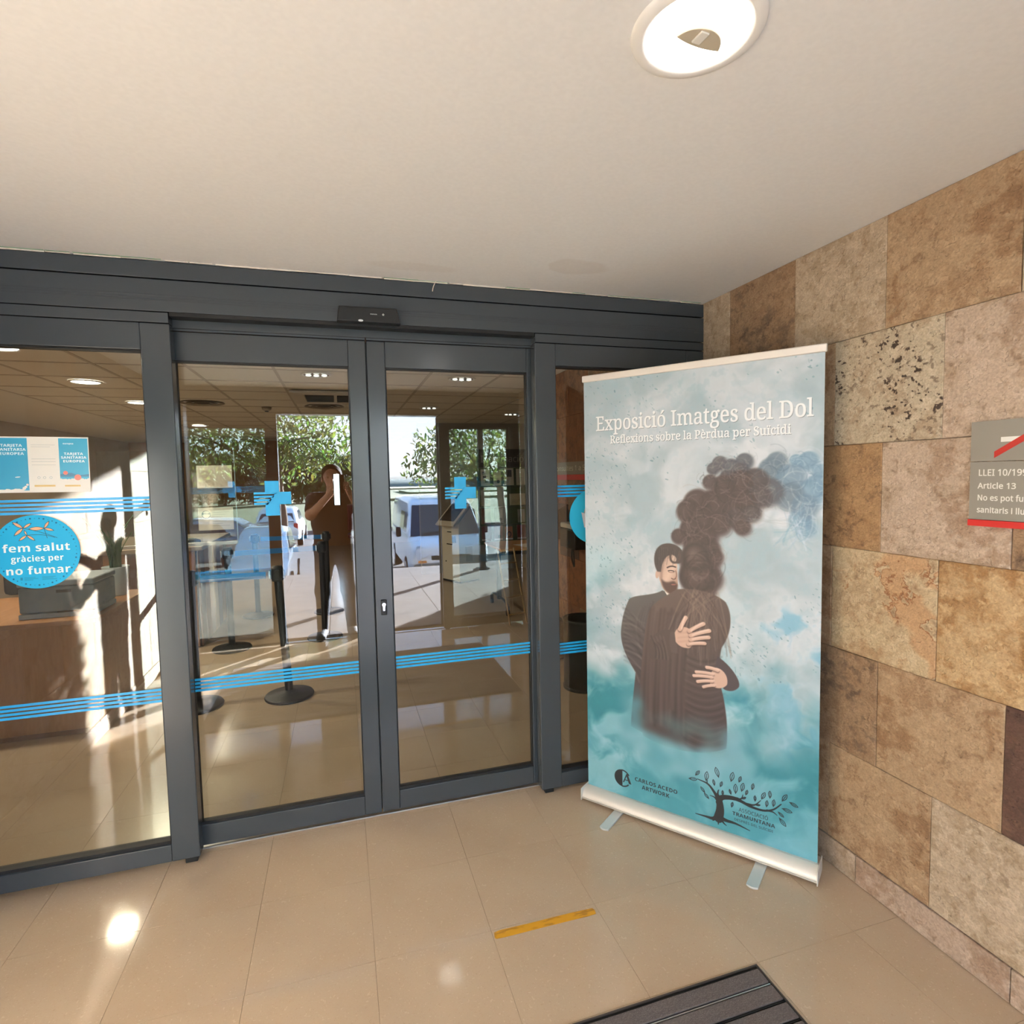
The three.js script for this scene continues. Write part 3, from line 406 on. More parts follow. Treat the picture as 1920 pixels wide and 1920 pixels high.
{
  const A = [1.086, 0.079], Bq = [1.678, 0.87], th = Math.atan2(-(Bq[1] - A[1]), Bq[0] - A[0]);
  const t = thing('roll_up_banner', 'tall roll-up exhibition banner with a smoke-haired embracing couple printed on teal clouds', 'banner', [(A[0] + Bq[0]) / 2, 0, (A[1] + Bq[1]) / 2], th);
  const W = 0.978, tex = canvasTex(978, 1920, bannerPrint), face = new THREE.MeshStandardMaterial({ map: tex, roughness: 0.5 }), back = std(0xdfe2e4, 0.6);
  const g = new THREE.BoxGeometry(W, 1.915, 0.0012); part(t, 'printed_fabric', g, [back, back, back, back, face, back], [0, 1.0125, 0.0]);
  // cassette: rounded alu section, pale silver
  const sec = new THREE.Shape(); sec.moveTo(-0.055, 0.012); sec.lineTo(0.045, 0.012); sec.bezierCurveTo(0.06, 0.015, 0.05, 0.05, 0.012, 0.062); sec.lineTo(-0.045, 0.062); sec.quadraticCurveTo(-0.058, 0.04, -0.055, 0.012);
  const cg = extrude(sec, 0.99); cg.rotateY(Math.PI / 2); cg.translate(-0.495, 0, 0);
  // after the turn, the section's +x points to -z: mirror it to face the viewer
  cg.rotateY(Math.PI); const cass = part(t, 'cassette', cg, std(0xe2ddd6, 0.42, 0.35));
  part(cass, 'lower_lip', box(0.99, 0.006, 0.012, 0.002), std(0xbdb9b3, 0.4, 0.5), [0, 0.018, 0.05]);
  part(cass, 'end_cap', box(0.004, 0.058, 0.112, 0.0015), std(0xd9d6d0, 0.5), [-0.497, 0.036, 0.003]); part(cass, 'end_cap', box(0.004, 0.058, 0.112, 0.0015), std(0xd9d6d0, 0.5), [0.497, 0.036, 0.003]);
  part(t, 'top_bar', box(0.992, 0.03, 0.018, 0.005), std(0xece4dc, 0.45, 0.2), [0, 1.982, 0]);
  part(t, 'support_pole', cyl(0.008, 0.008, 1.93, 16), M.alu, [0, 1.02, -0.03]);
  for (const x of [-0.31, 0.3]) {
    const s = new THREE.Shape(); s.moveTo(-0.02, -0.07); s.lineTo(0.02, -0.07); s.lineTo(0.02, 0.19); s.quadraticCurveTo(0, 0.206, -0.02, 0.19); s.closePath();
    const f = extrude(s, 0.006, 0.001); f.rotateX(Math.PI / 2); f.translate(0, 0.0085, 0);
    part(t, 'foot', f, std(0xdfe1e0, 0.36, 0.35), [x, 0, 0]);
  }
}
// ---------- signs and stickers near the door ----------
{ // smoking-ban panel on the stone wall, running out of the picture to the right
  const y0 = 1.375, y1 = 1.677, z0 = 1.297, z1 = 1.9, t = thing('smoking_ban_sign', 'grey wall panel quoting the smoking law with a red strip along its foot', 'sign', [XR - 0.0085, 0, (z0 + z1) / 2], -Math.PI / 2);
  const L = z1 - z0, up = canvasTex(1024, 256, (g, w, h) => {
    g.fillStyle = '#8f8a81'; g.fillRect(0, 0, w, h); const k = w / L; g.fillStyle = '#e6e4de';
    // a cigarette struck out by a red bar
    g.fillRect(0.078 * k, h * 0.42, 0.2 * k, h * 0.12); g.fillStyle = '#b8342c'; g.beginPath(); g.moveTo(0.062 * k, h * 0.93); g.lineTo(0.062 * k, h * 0.77); g.lineTo(0.2 * k, h * 0.02); g.lineTo(0.2 * k, h * 0.2); g.closePath(); g.fill();
    g.fillStyle = '#e6e4de'; g.fillRect(0.29 * k, h * 0.42, 0.02 * k, h * 0.12);
  }), low = canvasTex(1024, 280, (g, w, h) => {
    g.fillStyle = '#8f8a81'; g.fillRect(0, 0, w, h); g.fillStyle = '#e2e0da'; const k = w / L, f = (t2, x, y, s, q) => { g.font = `${s}px sans-serif`; g.lineWidth = 1.2; g.strokeStyle = '#e2e0da'; g.save(); g.translate(x, y); g.scale(q * 1.06, 0.94); g.fillText(t2, 0, 0); g.strokeText(t2, 0, 0); g.restore(); };
    f('LLEI 10/1991', 0.022 * k, h * 0.24, 44, 0.86); f('Article 13', 0.022 * k, h * 0.46, 40, 0.93); f('No es pot fumar als centres', 0.021 * k, h * 0.67, 40, 0.86); f('sanitaris i llurs dependències', 0.021 * k, h * 0.88, 40, 0.86);
  });
  const mm = (tx) => { const side = std(0x77736b, 0.5), fr = new THREE.MeshStandardMaterial({ map: tx, roughness: 0.42 }); return [side, side, side, side, fr, side]; };
  part(t, 'upper_panel', new THREE.BoxGeometry(L, 0.114, 0.016), mm(up), [0, y1 - 0.057, 0]);
  part(t, 'lower_panel', new THREE.BoxGeometry(L, 0.166, 0.016), mm(low), [0, y1 - 0.116 - 0.083, 0]);
  part(t, 'red_strip', box(L + 0.006, 0.0185, 0.017, 0.001), M.red, [0, y0 + 0.0092, 0]);
}
{ // folded leaflet sheet taped inside the left side panel
  const tex = canvasTex(1188, 832, (g, w, h) => {
    g.fillStyle = '#ece8de'; g.fillRect(0, 0, w, h); const P = (x, y, ww, hh, c) => { g.fillStyle = c; g.fillRect(x, y, ww, hh); };
    P(26, 20, 390, 780, '#2e9cc2'); P(806, 20, 370, 640, '#36a3c6');
    seed = 55; for (let k = 0; k < 18; k++) { g.fillStyle = '#ece8de'; g.beginPath(); g.arc(36 + k * 21, 800 - rr(0, 8) - (k > 14 ? (k - 14) * 26 : 0), rr(14, 26), 0, 7); g.fill(); g.beginPath(); g.arc(812 + k * 21, 660 - rr(0, 14), rr(14, 30), 0, 7); g.fill(); }
    g.fillStyle = 'rgba(60,90,120,0.55)'; g.beginPath(); g.moveTo(806, 560); g.lineTo(950, 540); g.lineTo(1040, 580); g.lineTo(1176, 560); g.lineTo(1176, 600); g.lineTo(806, 600); g.fill();
    g.fillStyle = '#de7a6c'; g.beginPath(); g.arc(876, 540, 30, 0, 7); g.fill(); g.beginPath(); g.arc(1030, 610, 44, 0, 7); g.fill();
    g.fillStyle = '#e8f2f4'; g.beginPath(); g.ellipse(280, 600, 34, 9, -0.1, 0, 7); g.fill();
    const T = (x, y, s) => { g.fillStyle = '#eef6f7'; g.font = `bold ${s}px sans-serif`; for (const [i, q] of ['TARJETA', 'SANITARIA', 'EUROPEA'].entries()) { g.save(); g.translate(x, y + i * s * 1.12); g.scale(1.25, 1); g.textAlign = 'center'; g.fillText(q, 0, 0); g.restore(); } };
    T(222, 150, 54); T(990, 270, 50); g.font = 'bold 34px sans-serif'; g.textAlign = 'left'; g.fillText('europea', 860, 110);
    g.strokeStyle = '#9aa5a6'; g.lineWidth = 3; for (const y of [120, 150, 330, 370, 420]) { g.beginPath(); g.moveTo(460, y); g.lineTo(y === 150 ? 700 : 760, y); g.stroke(); }
    for (const x of [540, 610, 690]) { g.strokeStyle = '#7d97a0'; g.beginPath(); g.arc(x, 610, 16, 0, 7); g.stroke(); }
    P(480, 720, 260, 26, '#cfae6a'); P(860, 724, 200, 24, '#cfae6a');
  });
  const side = M.paper; solo('leaflet_sheet', new THREE.BoxGeometry(0.297, 0.206, 0.001), [side, side, side, side, new THREE.MeshStandardMaterial({ map: tex, roughness: 0.35 }), side], 'blue and white three-panel health card sheet taped to the left glass panel', 'poster', [-1.0545, 1.625, -0.0272], [0, 0, -0.012]);
}
{ // round smoking-ban sticker
  const tex = canvasTex(700, 700, (g, w) => {
    g.fillStyle = '#15a9d8'; g.fillRect(0, 0, w, w); g.fillStyle = '#0d5f86'; for (let k = 0; k < 56; k++) { const a = k / 56 * Math.PI * 2; g.beginPath(); g.arc(350 + 318 * Math.cos(a), 350 + 318 * Math.sin(a), 3 + 2.4 * (k % 3), 0, 7); g.fill(); }
    const petal = (x, y, a, l) => { g.save(); g.translate(x, y); g.rotate(a); g.fillStyle = '#eab088'; g.strokeStyle = '#27495e'; g.lineWidth = 4; g.beginPath(); g.moveTo(0, 0); g.quadraticCurveTo(l * 0.5, -l * 0.28, l, 0); g.quadraticCurveTo(l * 0.5, l * 0.28, 0, 0); g.fill(); g.stroke(); g.restore(); };
    petal(255, 122, -2.5, 100); petal(255, 122, 2.4, 100); petal(255, 122, -0.6, 80); petal(420, 130, Math.PI, 120); petal(420, 130, -1.0, 80); petal(420, 130, 0.3, 80); petal(280, 190, -1.9, 50); petal(280, 190, 0.7, 80); petal(280, 190, 2.5, 80);
    g.strokeStyle = '#27495e'; g.lineWidth = 4; g.beginPath(); g.moveTo(255, 122); g.quadraticCurveTo(400, 160, 520, 225); g.moveTo(280, 190); g.quadraticCurveTo(400, 175, 500, 220); g.moveTo(420, 130); g.lineTo(440, 225); g.stroke();
    g.fillStyle = '#f4fafb'; g.textAlign = 'center'; const f = (t, y, s, wd) => { g.font = `bold ${s}px sans-serif`; const k = wd / g.measureText(t).width; g.save(); g.translate(350, y); g.scale(k, 1); g.fillText(t, 0, 0); g.restore(); };
    f('fem salut', 345, 100, 540); f('gràcies per', 440, 78, 420); f('no fumar', 560, 100, 520);
    g.fillStyle = '#0f789e'; for (const [x, y, q] of [[235, 590, 90], [235, 602, 110], [235, 614, 70], [375, 590, 110], [375, 602, 90], [375, 614, 120]]) g.fillRect(x, y, q, 4); g.fillRect(205, 588, 18, 26);
  });
  const g = new THREE.CylinderGeometry(0.138, 0.138, 0.0006, 72); g.rotateX(Math.PI / 2); rebuv(g, (x, y) => [x / 0.276 + 0.5, y / 0.276 + 0.5]);
  solo('round_sticker', g, new THREE.MeshPhysicalMaterial({ map: tex, roughness: 0.5, specularIntensity: 0.5 }), 'round bright blue sticker asking people not to smoke on the left glass panel', 'sticker', [-1.092, 1.301, -0.0267]);
  const tex2 = canvasTex(512, 512, (q, w) => { q.fillStyle = '#2fb4de'; q.fillRect(0, 0, w, w); q.fillStyle = '#9b99a0'; q.beginPath(); q.arc(300, 250, 160, 0, 7); q.fill(); q.fillStyle = '#dfdde4'; q.beginPath(); q.moveTo(118, 214); q.lineTo(220, 250); q.lineTo(380, 216); q.lineTo(220, 262); q.lineTo(216, 320); q.lineTo(146, 360); q.closePath(); q.fill(); q.fillStyle = '#6c6a72'; q.fillRect(330, 180, 80, 150); });
  const g2 = new THREE.CylinderGeometry(0.135, 0.135, 0.0006, 72); g2.rotateX(Math.PI / 2); rebuv(g2, (x, y) => [x / 0.27 + 0.5, y / 0.27 + 0.5]);
  solo('round_sticker', g2, new THREE.MeshStandardMaterial({ map: tex2, roughness: 0.3 }), 'round blue sticker with a grey disc half hidden behind the banner', 'sticker', [1.19, 1.342, -0.0267]);
}
{ // door sensor over the leaves
  const t = thing('door_sensor', 'black motion sensor box mounted on the dark header above the sliding doors', 'sensor', [0.142, 2.197, 0.0]);
  const s = shapeOf([[-0.124, 0], [0.124, 0], [0.112, 0.053], [-0.116, 0.053]]); part(t, 'housing', extrude(s, 0.036, 0.004), M.darkPlastic, [0, 0.003, 0.004]);
  const lens = new THREE.SphereGeometry(0.0065, 16, 12); lens.scale(1.6, 0.7, 0.6); part(t, 'indicator', lens, std(0xdfe4e8, 0.2), [-0.034, 0.004, 0.043]);
  const tex = canvasTex(256, 48, (g) => { g.fillStyle = '#141517'; g.fillRect(0, 0, 256, 48); g.fillStyle = '#c9cbcc'; g.font = 'bold 30px sans-serif'; g.fillText('manusa', 8, 33); g.beginPath(); g.arc(226, 23, 17, 0, 7); g.fill(); g.fillStyle = '#141517'; g.beginPath(); g.arc(226, 23, 8, 0, 7); g.fill(); });
  part(t, 'maker_plate', rebuv(new THREE.BoxGeometry(0.062, 0.011, 0.001), (x, y) => [x / 0.062 + 0.5, y / 0.011 + 0.5]), new THREE.MeshStandardMaterial({ map: tex, roughness: 0.4 }), [0.034, 0.032, 0.0443]);
}
solo('loose_wire', tube([[0.432, HC, 0.012], [0.424, 2.382, 0.016], [0.417, 2.366, 0.017], [0.414, 2.35, 0.014]], 0.0022, 20, 6), std(0xe6ddd0, 0.6), 'short pale wire end curling down from the ceiling edge above the right leaf', 'wire');
{ // torn sealing strip and green undercoat along the ceiling edge
  const g = [], g2 = []; seed = 313; let x = XL + 0.01;
  while (x < XR - 0.03) { const w = rr(0.05, 0.22), h = rr(0.002, 0.006), e = Math.min(x + w, XR - 0.02); g.push(span(x, e, HC - h, HC, 0.001, 0.004, 0)); if (rnd() < 0.45) g2.push(span(x, e, HC - 0.0015, HC, 0.004, rr(0.008, 0.014), 0)); x = e + rr(0, 0.012); }
  const s = struct('trim_3'); part(s, 'sealing_strip', mergeGeometries(g), std(0xe4dccf, 0.8)); part(s, 'green_undercoat', mergeGeometries(g2), std(0x8fa792, 0.85));
}
solo('floor_tape', extrude((() => { const s = new THREE.Shape(); const p = [[-0.183, -0.009], [-0.178, -0.015], [-0.15, -0.0165], [0.02, -0.0155], [0.15, -0.016], [0.184, -0.014], [0.187, 0.004], [0.182, 0.014], [0.1, 0.0165], [-0.06, 0.0155], [-0.16, 0.017], [-0.18, 0.012]]; p.forEach(([x, y], i) => (i ? s.lineTo(x, y) : s.moveTo(x, y))); s.closePath(); return s; })(), 0.0006), (() => { const m = std(0xffffff, 0.55); m.map = dataTex(256, 64, (u, v) => { const n = fbm(u, v, 8, 4, 91); return lerp3([214, 158, 40], [176, 128, 44], sm(0.5, 0.75, n)); }); m.map.repeat.set(3, 12); return m; })(), 'worn strip of yellow tape stuck on the terrazzo floor before the banner', 'tape', [0.622, 0.0006, 0.743], [-Math.PI / 2, 0, -0.02]);
{ // sunk entrance mat: carpet strips between aluminium bars
  const x0 = -0.9, x1 = 1.192, z0 = 1.108, z1 = 2.36, t = thing('entrance_mat', 'dark grey ribbed entrance mat with aluminium bars let into the floor', 'mat', [(x0 + x1) / 2, 0, z0]);
  const W = x1 - x0, n = 21, p = (z1 - z0 - 0.02) / n, rib = box(W - 0.016, 0.006, p - 0.011, 0.002), bar = box(W - 0.016, 0.003, 0.004, 0.001);
  const carpet = new THREE.MeshStandardMaterial({ map: dataTex(256, 256, (u, v) => { const q = 70 + 70 * vn(u * 128, v * 128, 128, 3) * (0.5 + 0.5 * vn(u * 32, v * 32, 32, 8)); return [q * 1.04, q * 0.98, q * 0.98]; }), roughness: 0.95 }); carpet.map.repeat.set(14, 1);
  part(t, 'base', span(-W / 2 + 0.004, W / 2 - 0.004, 0.0004, 0.0016, 0.004, z1 - z0 - 0.004, 0), M.black);
  for (let k = 0; k < n; k++) { part(t, 'carpet_strip', rib, carpet, [0, 0.0042, 0.01 + (k + 0.5) * p]); if (k) part(t, 'bar', bar, k % 4 === 1 ? M.alu : M.darkPlastic, [0, 0.0034, 0.01 + k * p]); }
  for (const q of [[-W / 2, W / 2, 0.0005, 0.006, 0, 0.005], [-W / 2, W / 2, 0.0005, 0.006, z1 - z0 - 0.005, z1 - z0], [-W / 2, -W / 2 + 0.005, 0.0005, 0.006, 0.005, z1 - z0 - 0.005], [W / 2 - 0.005, W / 2, 0.0005, 0.006, 0.005, z1 - z0 - 0.005]]) part(t, 'edge_frame', span(...q, 0.001), std(0x55504c, 0.5, 0.5));
}
// ---------- lamps ----------
function lampLight(parent, y, size, color, power) { // a square area light just under the glowing disc
  const l = new THREE.RectAreaLight(color, power / (size * size), size, size); l.position.set(0, y, 0); l.rotation.x = -Math.PI / 2; l.name = 'lamp_light'; parent.add(l);
}
const glow = (k) => new THREE.MeshStandardMaterial({ color: 0xffffff, roughness: 0.5, emissive: new THREE.Color(1, 0.95, 0.88), emissiveIntensity: k });
{ // the vestibule downlight
  const t = thing('ceiling_light', 'round recessed downlight glowing white in the plain porch ceiling', 'ceiling light', [0.69, HC, 1.512]);
  part(t, 'trim_ring', lathe([[0.103, 0.0], [0.1, -0.006], [0.106, -0.0095], [0.122, -0.007], [0.126, 0.0]], 64), std(0xf1eee9, 0.5));
  part(t, 'diffuser', lathe([[0, -0.0015], [0.06, -0.002], [0.1, -0.001], [0.1035, 0]], 64), glow(3.2));
  const s = new THREE.Shape(); s.moveTo(-0.05, 0); s.quadraticCurveTo(0, 0.012, 0.05, 0.0); s.quadraticCurveTo(0.036, -0.034, 0, -0.036); s.quadraticCurveTo(-0.04, -0.034, -0.05, 0);
  const h = extrude(s, 0.006, 0.001); h.rotateX(-Math.PI / 2); const lh = part(t, 'lamp_holder', h, std(0xb9ae98, 0.5), [0.012, -0.0115, -0.015], [0, 0.1, 0]);
  part(lh, 'lamp_pins', box(0.02, 0.008, 0.03, 0.002), std(0xdedad0, 0.4), [-0.008, 0.0, 0.016]);
  lampLight(t, -0.024, 0.16, new THREE.Color(1, 0.97, 0.94), 9 * PORCH_POWER);
}
{ // lit LED discs in the lobby's left half
  const t = thing('ceiling_light', 'lit round lobby downlight nearest the left glass panel', 'ceiling light', [-1.97, HC, -1.77]);
  part(t, 'trim_ring', lathe([[0.1, 0.004], [0.1, -0.003], [0.113, -0.006], [0.12, -0.001], [0.12, 0.004]], 48), M.white);
  part(t, 'diffuser', lathe([[0, -0.001], [0.1, -0.0005], [0.102, 0.001]], 48), glow(6));
  lampLight(t, -0.008, 0.16, new THREE.Color(1, 0.82, 0.6), 4.2 * LED_POWER);
  copyOf(t, [-1.99, HC, -3.08], 0, 'lit round lobby downlight above the leaflet sheet, second in its row');
  copyOf(t, [-2.0, HC, -4.42], 0, 'lit round lobby downlight cut by the left door post, third in its row');
  copyOf(t, [-2.0, HC, -7.1], 0, 'small lit round downlight seen through the left sliding leaf');
  const d = thing('ceiling_light', 'reflector downlight with three dim bulbs at the top of the left sliding leaf', 'ceiling light', [-0.15, HC, -2.4]);
  part(d, 'trim_ring', lathe([[0.1, 0.004], [0.1, -0.003], [0.113, -0.006], [0.12, -0.001], [0.12, 0.004]], 48), M.white);
  part(d, 'reflector', lathe([[0, 0.002], [0.04, 0.0015], [0.07, 0.0005], [0.102, -0.001]], 48), std(0x6a6560, 0.15, 1));
  for (const [x, z] of [[-0.06, 0], [0, -0.012], [0.062, 0.004]]) { const g = new THREE.SphereGeometry(0.016, 16, 10); g.scale(1.4, 0.5, 1); part(d, 'bulb', g, glow(1.3), [x, -0.006, z]); }
  copyOf(d, [1.05, HC, -2.39], 0, 'reflector downlight with three dim bulbs at the top of the right sliding leaf');
  copyOf(d, [1.08, HC, -4.48], 0, 'small reflector downlight farther back, just above the reflected sky in the right leaf');
  copyOf(d, [2.3, HC, -5.06], 0, 'small reflector downlight farthest to the right, above the information board');
}
{ // air outlets in the lobby ceiling
  const t = thing('air_cassette', 'white square ceiling air cassette with dark grilles behind the left leaf', 'air vent', [-0.01, HC - 0.012, -3.66]);
  part(t, 'frame', mergeGeometries([span(-0.42, 0.42, -0.014, 0.011, -0.42, -0.28, 0.006), span(-0.42, 0.42, -0.014, 0.011, 0.28, 0.42, 0.006), span(-0.42, -0.29, -0.014, 0.011, -0.28, 0.28, 0.006), span(0.29, 0.42, -0.014, 0.011, -0.28, 0.28, 0.006), span(-0.015, 0.015, -0.014, 0.011, -0.28, 0.28, 0.004)]), std(0xcfc6b8, 0.5));
  part(t, 'back_plate', span(-0.29, 0.29, 0.006, 0.01, -0.28, 0.28, 0), M.black);
  for (let k = 0; k < 8; k++) for (const x of [-0.152, 0.152]) part(t, 'louvre', box(0.268, 0.003, 0.03, 0.001), std(0x7a7268, 0.6), [x, -0.006, -0.24 + k * 0.068], [0.5, 0, 0]);
  const a = thing('round_air_diffuser', 'round slotted ceiling air diffuser behind the left door post', 'air vent', [-1.39, HC, -4.36]);
  for (const [r, y] of [[0.22, -0.004], [0.16, -0.012], [0.1, -0.02]]) part(a, 'ring', lathe([[r - 0.045, y + 0.012], [r - 0.006, y], [r, y + 0.003], [r - 0.03, y + 0.022], [r - 0.045, y + 0.012]], 48), std(0x8d8071, 0.6));
  part(a, 'core', lathe([[0, 0.004], [0.05, 0.002], [0.055, 0.01], [0, 0.014]], 32), M.black);
  copyOf(a, [-0.14, HC, -4.5], 0, 'round slotted ceiling air diffuser behind the square cassette');
  const s = thing('smoke_detector', 'small round smoke detector on the lobby ceiling between the two diffusers', 'detector', [-0.78, HC, -4.66]);
  part(s, 'housing', lathe([[0, -0.04], [0.03, -0.04], [0.05, -0.025], [0.055, 0], [0, 0]], 28), std(0xa89b8b, 0.5)); part(s, 'sensing_head', lathe([[0, -0.052], [0.02, -0.052], [0.024, -0.04], [0, -0.04]], 20), M.black);
}
// ---------- lobby furniture ----------
function stanchion(x, z, label, lean = 0, turnBelt = null) {
  const t = thing('queue_post', label, 'queue barrier', [x, 0, z], 0, undefined);
  part(t, 'base', lathe([[0, 0], [0.165, 0], [0.168, 0.01], [0.16, 0.022], [0.06, 0.034], [0.034, 0.05], [0, 0.05]], 48), M.darkPlastic);
  part(t, 'pole', cyl(0.028, 0.028, 0.8, 28), M.darkPlastic, [lean * 0.4, 0.44, 0], [0, 0, -lean]);
  const h = part(t, 'belt_head', lathe([[0, 0.84], [0.036, 0.84], [0.04, 0.85], [0.04, 0.925], [0.034, 0.945], [0, 0.95]], 28), M.darkPlastic, [lean * 0.86, 0, 0]);
  for (const a of [0, 1, 2, 3]) part(h, 'belt_socket', box(0.034, 0.062, 0.02, 0.003), M.black, [0.042 * Math.cos(a * Math.PI / 2), 0.888, 0.042 * Math.sin(a * Math.PI / 2)], [0, -a * Math.PI / 2 + Math.PI / 2, 0]);
  part(h, 'belt_clip', box(0.012, 0.056, 0.016, 0.002), M.silver, [-0.05, 0.888, 0.014]);
  return t;
}
function belt(t, dx, dz, y, sag, label) { // the belt belongs to the post that it unrolls from
  const n = 14, pos = [], idx = [], h = 0.024, L = Math.hypot(dx, dz), nx = -dz / L * 0.0008, nz = dx / L * 0.0008;
  for (let i = 0; i <= n; i++) { const s = (i / n) * (1 - 0.105 / L) + 0.062 / L, yy = y - sag * 4 * s * (1 - s); for (const q of [-1, 1]) for (const e of [-h, h]) pos.push(dx * s + nx * q, yy + e, dz * s + nz * q); }
  for (let i = 0; i < n; i++) { const a = i * 4, b = a + 4; idx.push(a, a + 1, b + 1, a, b + 1, b, a + 2, b + 3, a + 3, a + 2, b + 2, b + 3, a + 1, a + 3, b + 3, a + 1, b + 3, b + 1, a, b, b + 2, a, b + 2, a + 2); }
  const g = new THREE.BufferGeometry(); g.setAttribute('position', new THREE.Float32BufferAttribute(pos, 3)); g.setIndex(idx); const o = g.toNonIndexed(); o.computeVertexNormals();
  part(t, 'belt', o, M.belt, null, null, label);
}
const s1 = stanchion(-0.404, -1.769, 'black belt post with the largest round base, just inside the left sliding leaf', -0.05);
const s0 = stanchion(-1.0, -1.78, 'black belt post half hidden behind the left door post'); belt(s0, 0.52, 0.01, 0.885, 0.0, 'taut bright blue belt');
const s2 = stanchion(-1.01, -3.17, 'black belt post standing second from the doors beside the reception counter'); belt(s2, 0.8, -0.09, 0.885, 0.0, 'blue belt');
const s3 = stanchion(-0.195, -3.26, 'black belt post right of centre in the left leaf, nearer of the pair');
const s4 = stanchion(-0.95, -4.46, 'black belt post farthest back on the left, beside the counter end'); belt(s4, 0.76, 0.09, 0.885, 0.0, 'darker blue belt in the back row');
const s5 = stanchion(-0.179, -4.37, 'black belt post right of centre in the left leaf, farther of the pair');
{ // desk with printer
  const t = thing('desk', 'low light brown wooden desk behind the left glass panel', 'desk', [-2.05, 0, -2.05]);
  part(t, 'desk_top', box(1.15, 0.03, 1.0, 0.004), wood.desk, [0, 0.705, 0]);
  part(t, 'front_panel', box(1.11, 0.67, 0.022, 0.002), wood.desk, [0, 0.36, 0.47]); part(t, 'side_panel', box(0.022, 0.67, 0.9, 0.002), wood.desk, [0.54, 0.36, 0.0]); part(t, 'side_panel', box(0.022, 0.67, 0.9, 0.002), wood.desk, [-0.54, 0.36, 0.0]);
  part(t, 'plinth', box(1.1, 0.03, 0.03, 0.002), wood.dark, [0, 0.016, 0.47]);
  const p = thing('printer', 'boxy grey blue office printer with paper trays on the wooden desk', 'printer', [-1.72, 0.72, -1.85]);
  const body = std(0x7c8d98, 0.5), dark = std(0x2b2f34, 0.5);
  part(p, 'body', box(0.4, 0.16, 0.36, 0.012), body, [0, 0.115, 0]); part(p, 'scanner_lid', box(0.41, 0.04, 0.37, 0.012), std(0x8c9aa4, 0.45), [0, 0.218, 0]);
  part(p, 'paper_tray', box(0.4, 0.03, 0.37, 0.004), std(0x93a3ad, 0.5), [0, 0.017, 0.006]); part(p, 'output_slot', box(0.2, 0.006, 0.02, 0.001), dark, [0.1, 0.036, 0.18]); part(p, 'vent', box(0.08, 0.018, 0.004, 0.001), std(0x4a545c, 0.5), [0.04, 0.165, 0.181]);
  const c = thing('office_chair', 'dark office chair with a rounded back standing behind the desk', 'chair', [-2.35, 0, -2.75]);
  const fab = std(0x2b241f, 0.9); part(c, 'backrest', box(0.48, 0.55, 0.08, 0.035), fab, [0, 0.95, -0.2]); part(c, 'seat', box(0.5, 0.08, 0.48, 0.035), fab, [0, 0.48, 0.0]); part(c, 'column', cyl(0.03, 0.03, 0.36, 16), M.darkPlastic, [0, 0.27, 0]);
  part(c, 'back_bracket', box(0.06, 0.32, 0.02, 0.004), M.darkPlastic, [0, 0.62, -0.24]);
  for (let k = 0; k < 5; k++) { const a = k * 1.2566; const l = part(c, 'leg', box(0.3, 0.03, 0.045, 0.01), M.darkPlastic, [0.15 * Math.cos(a), 0.08, -0.15 * Math.sin(a)], [0, a, 0]); part(l, 'castor', new THREE.SphereGeometry(0.033, 14, 10), M.black, [0.13, -0.046, 0]); }
}
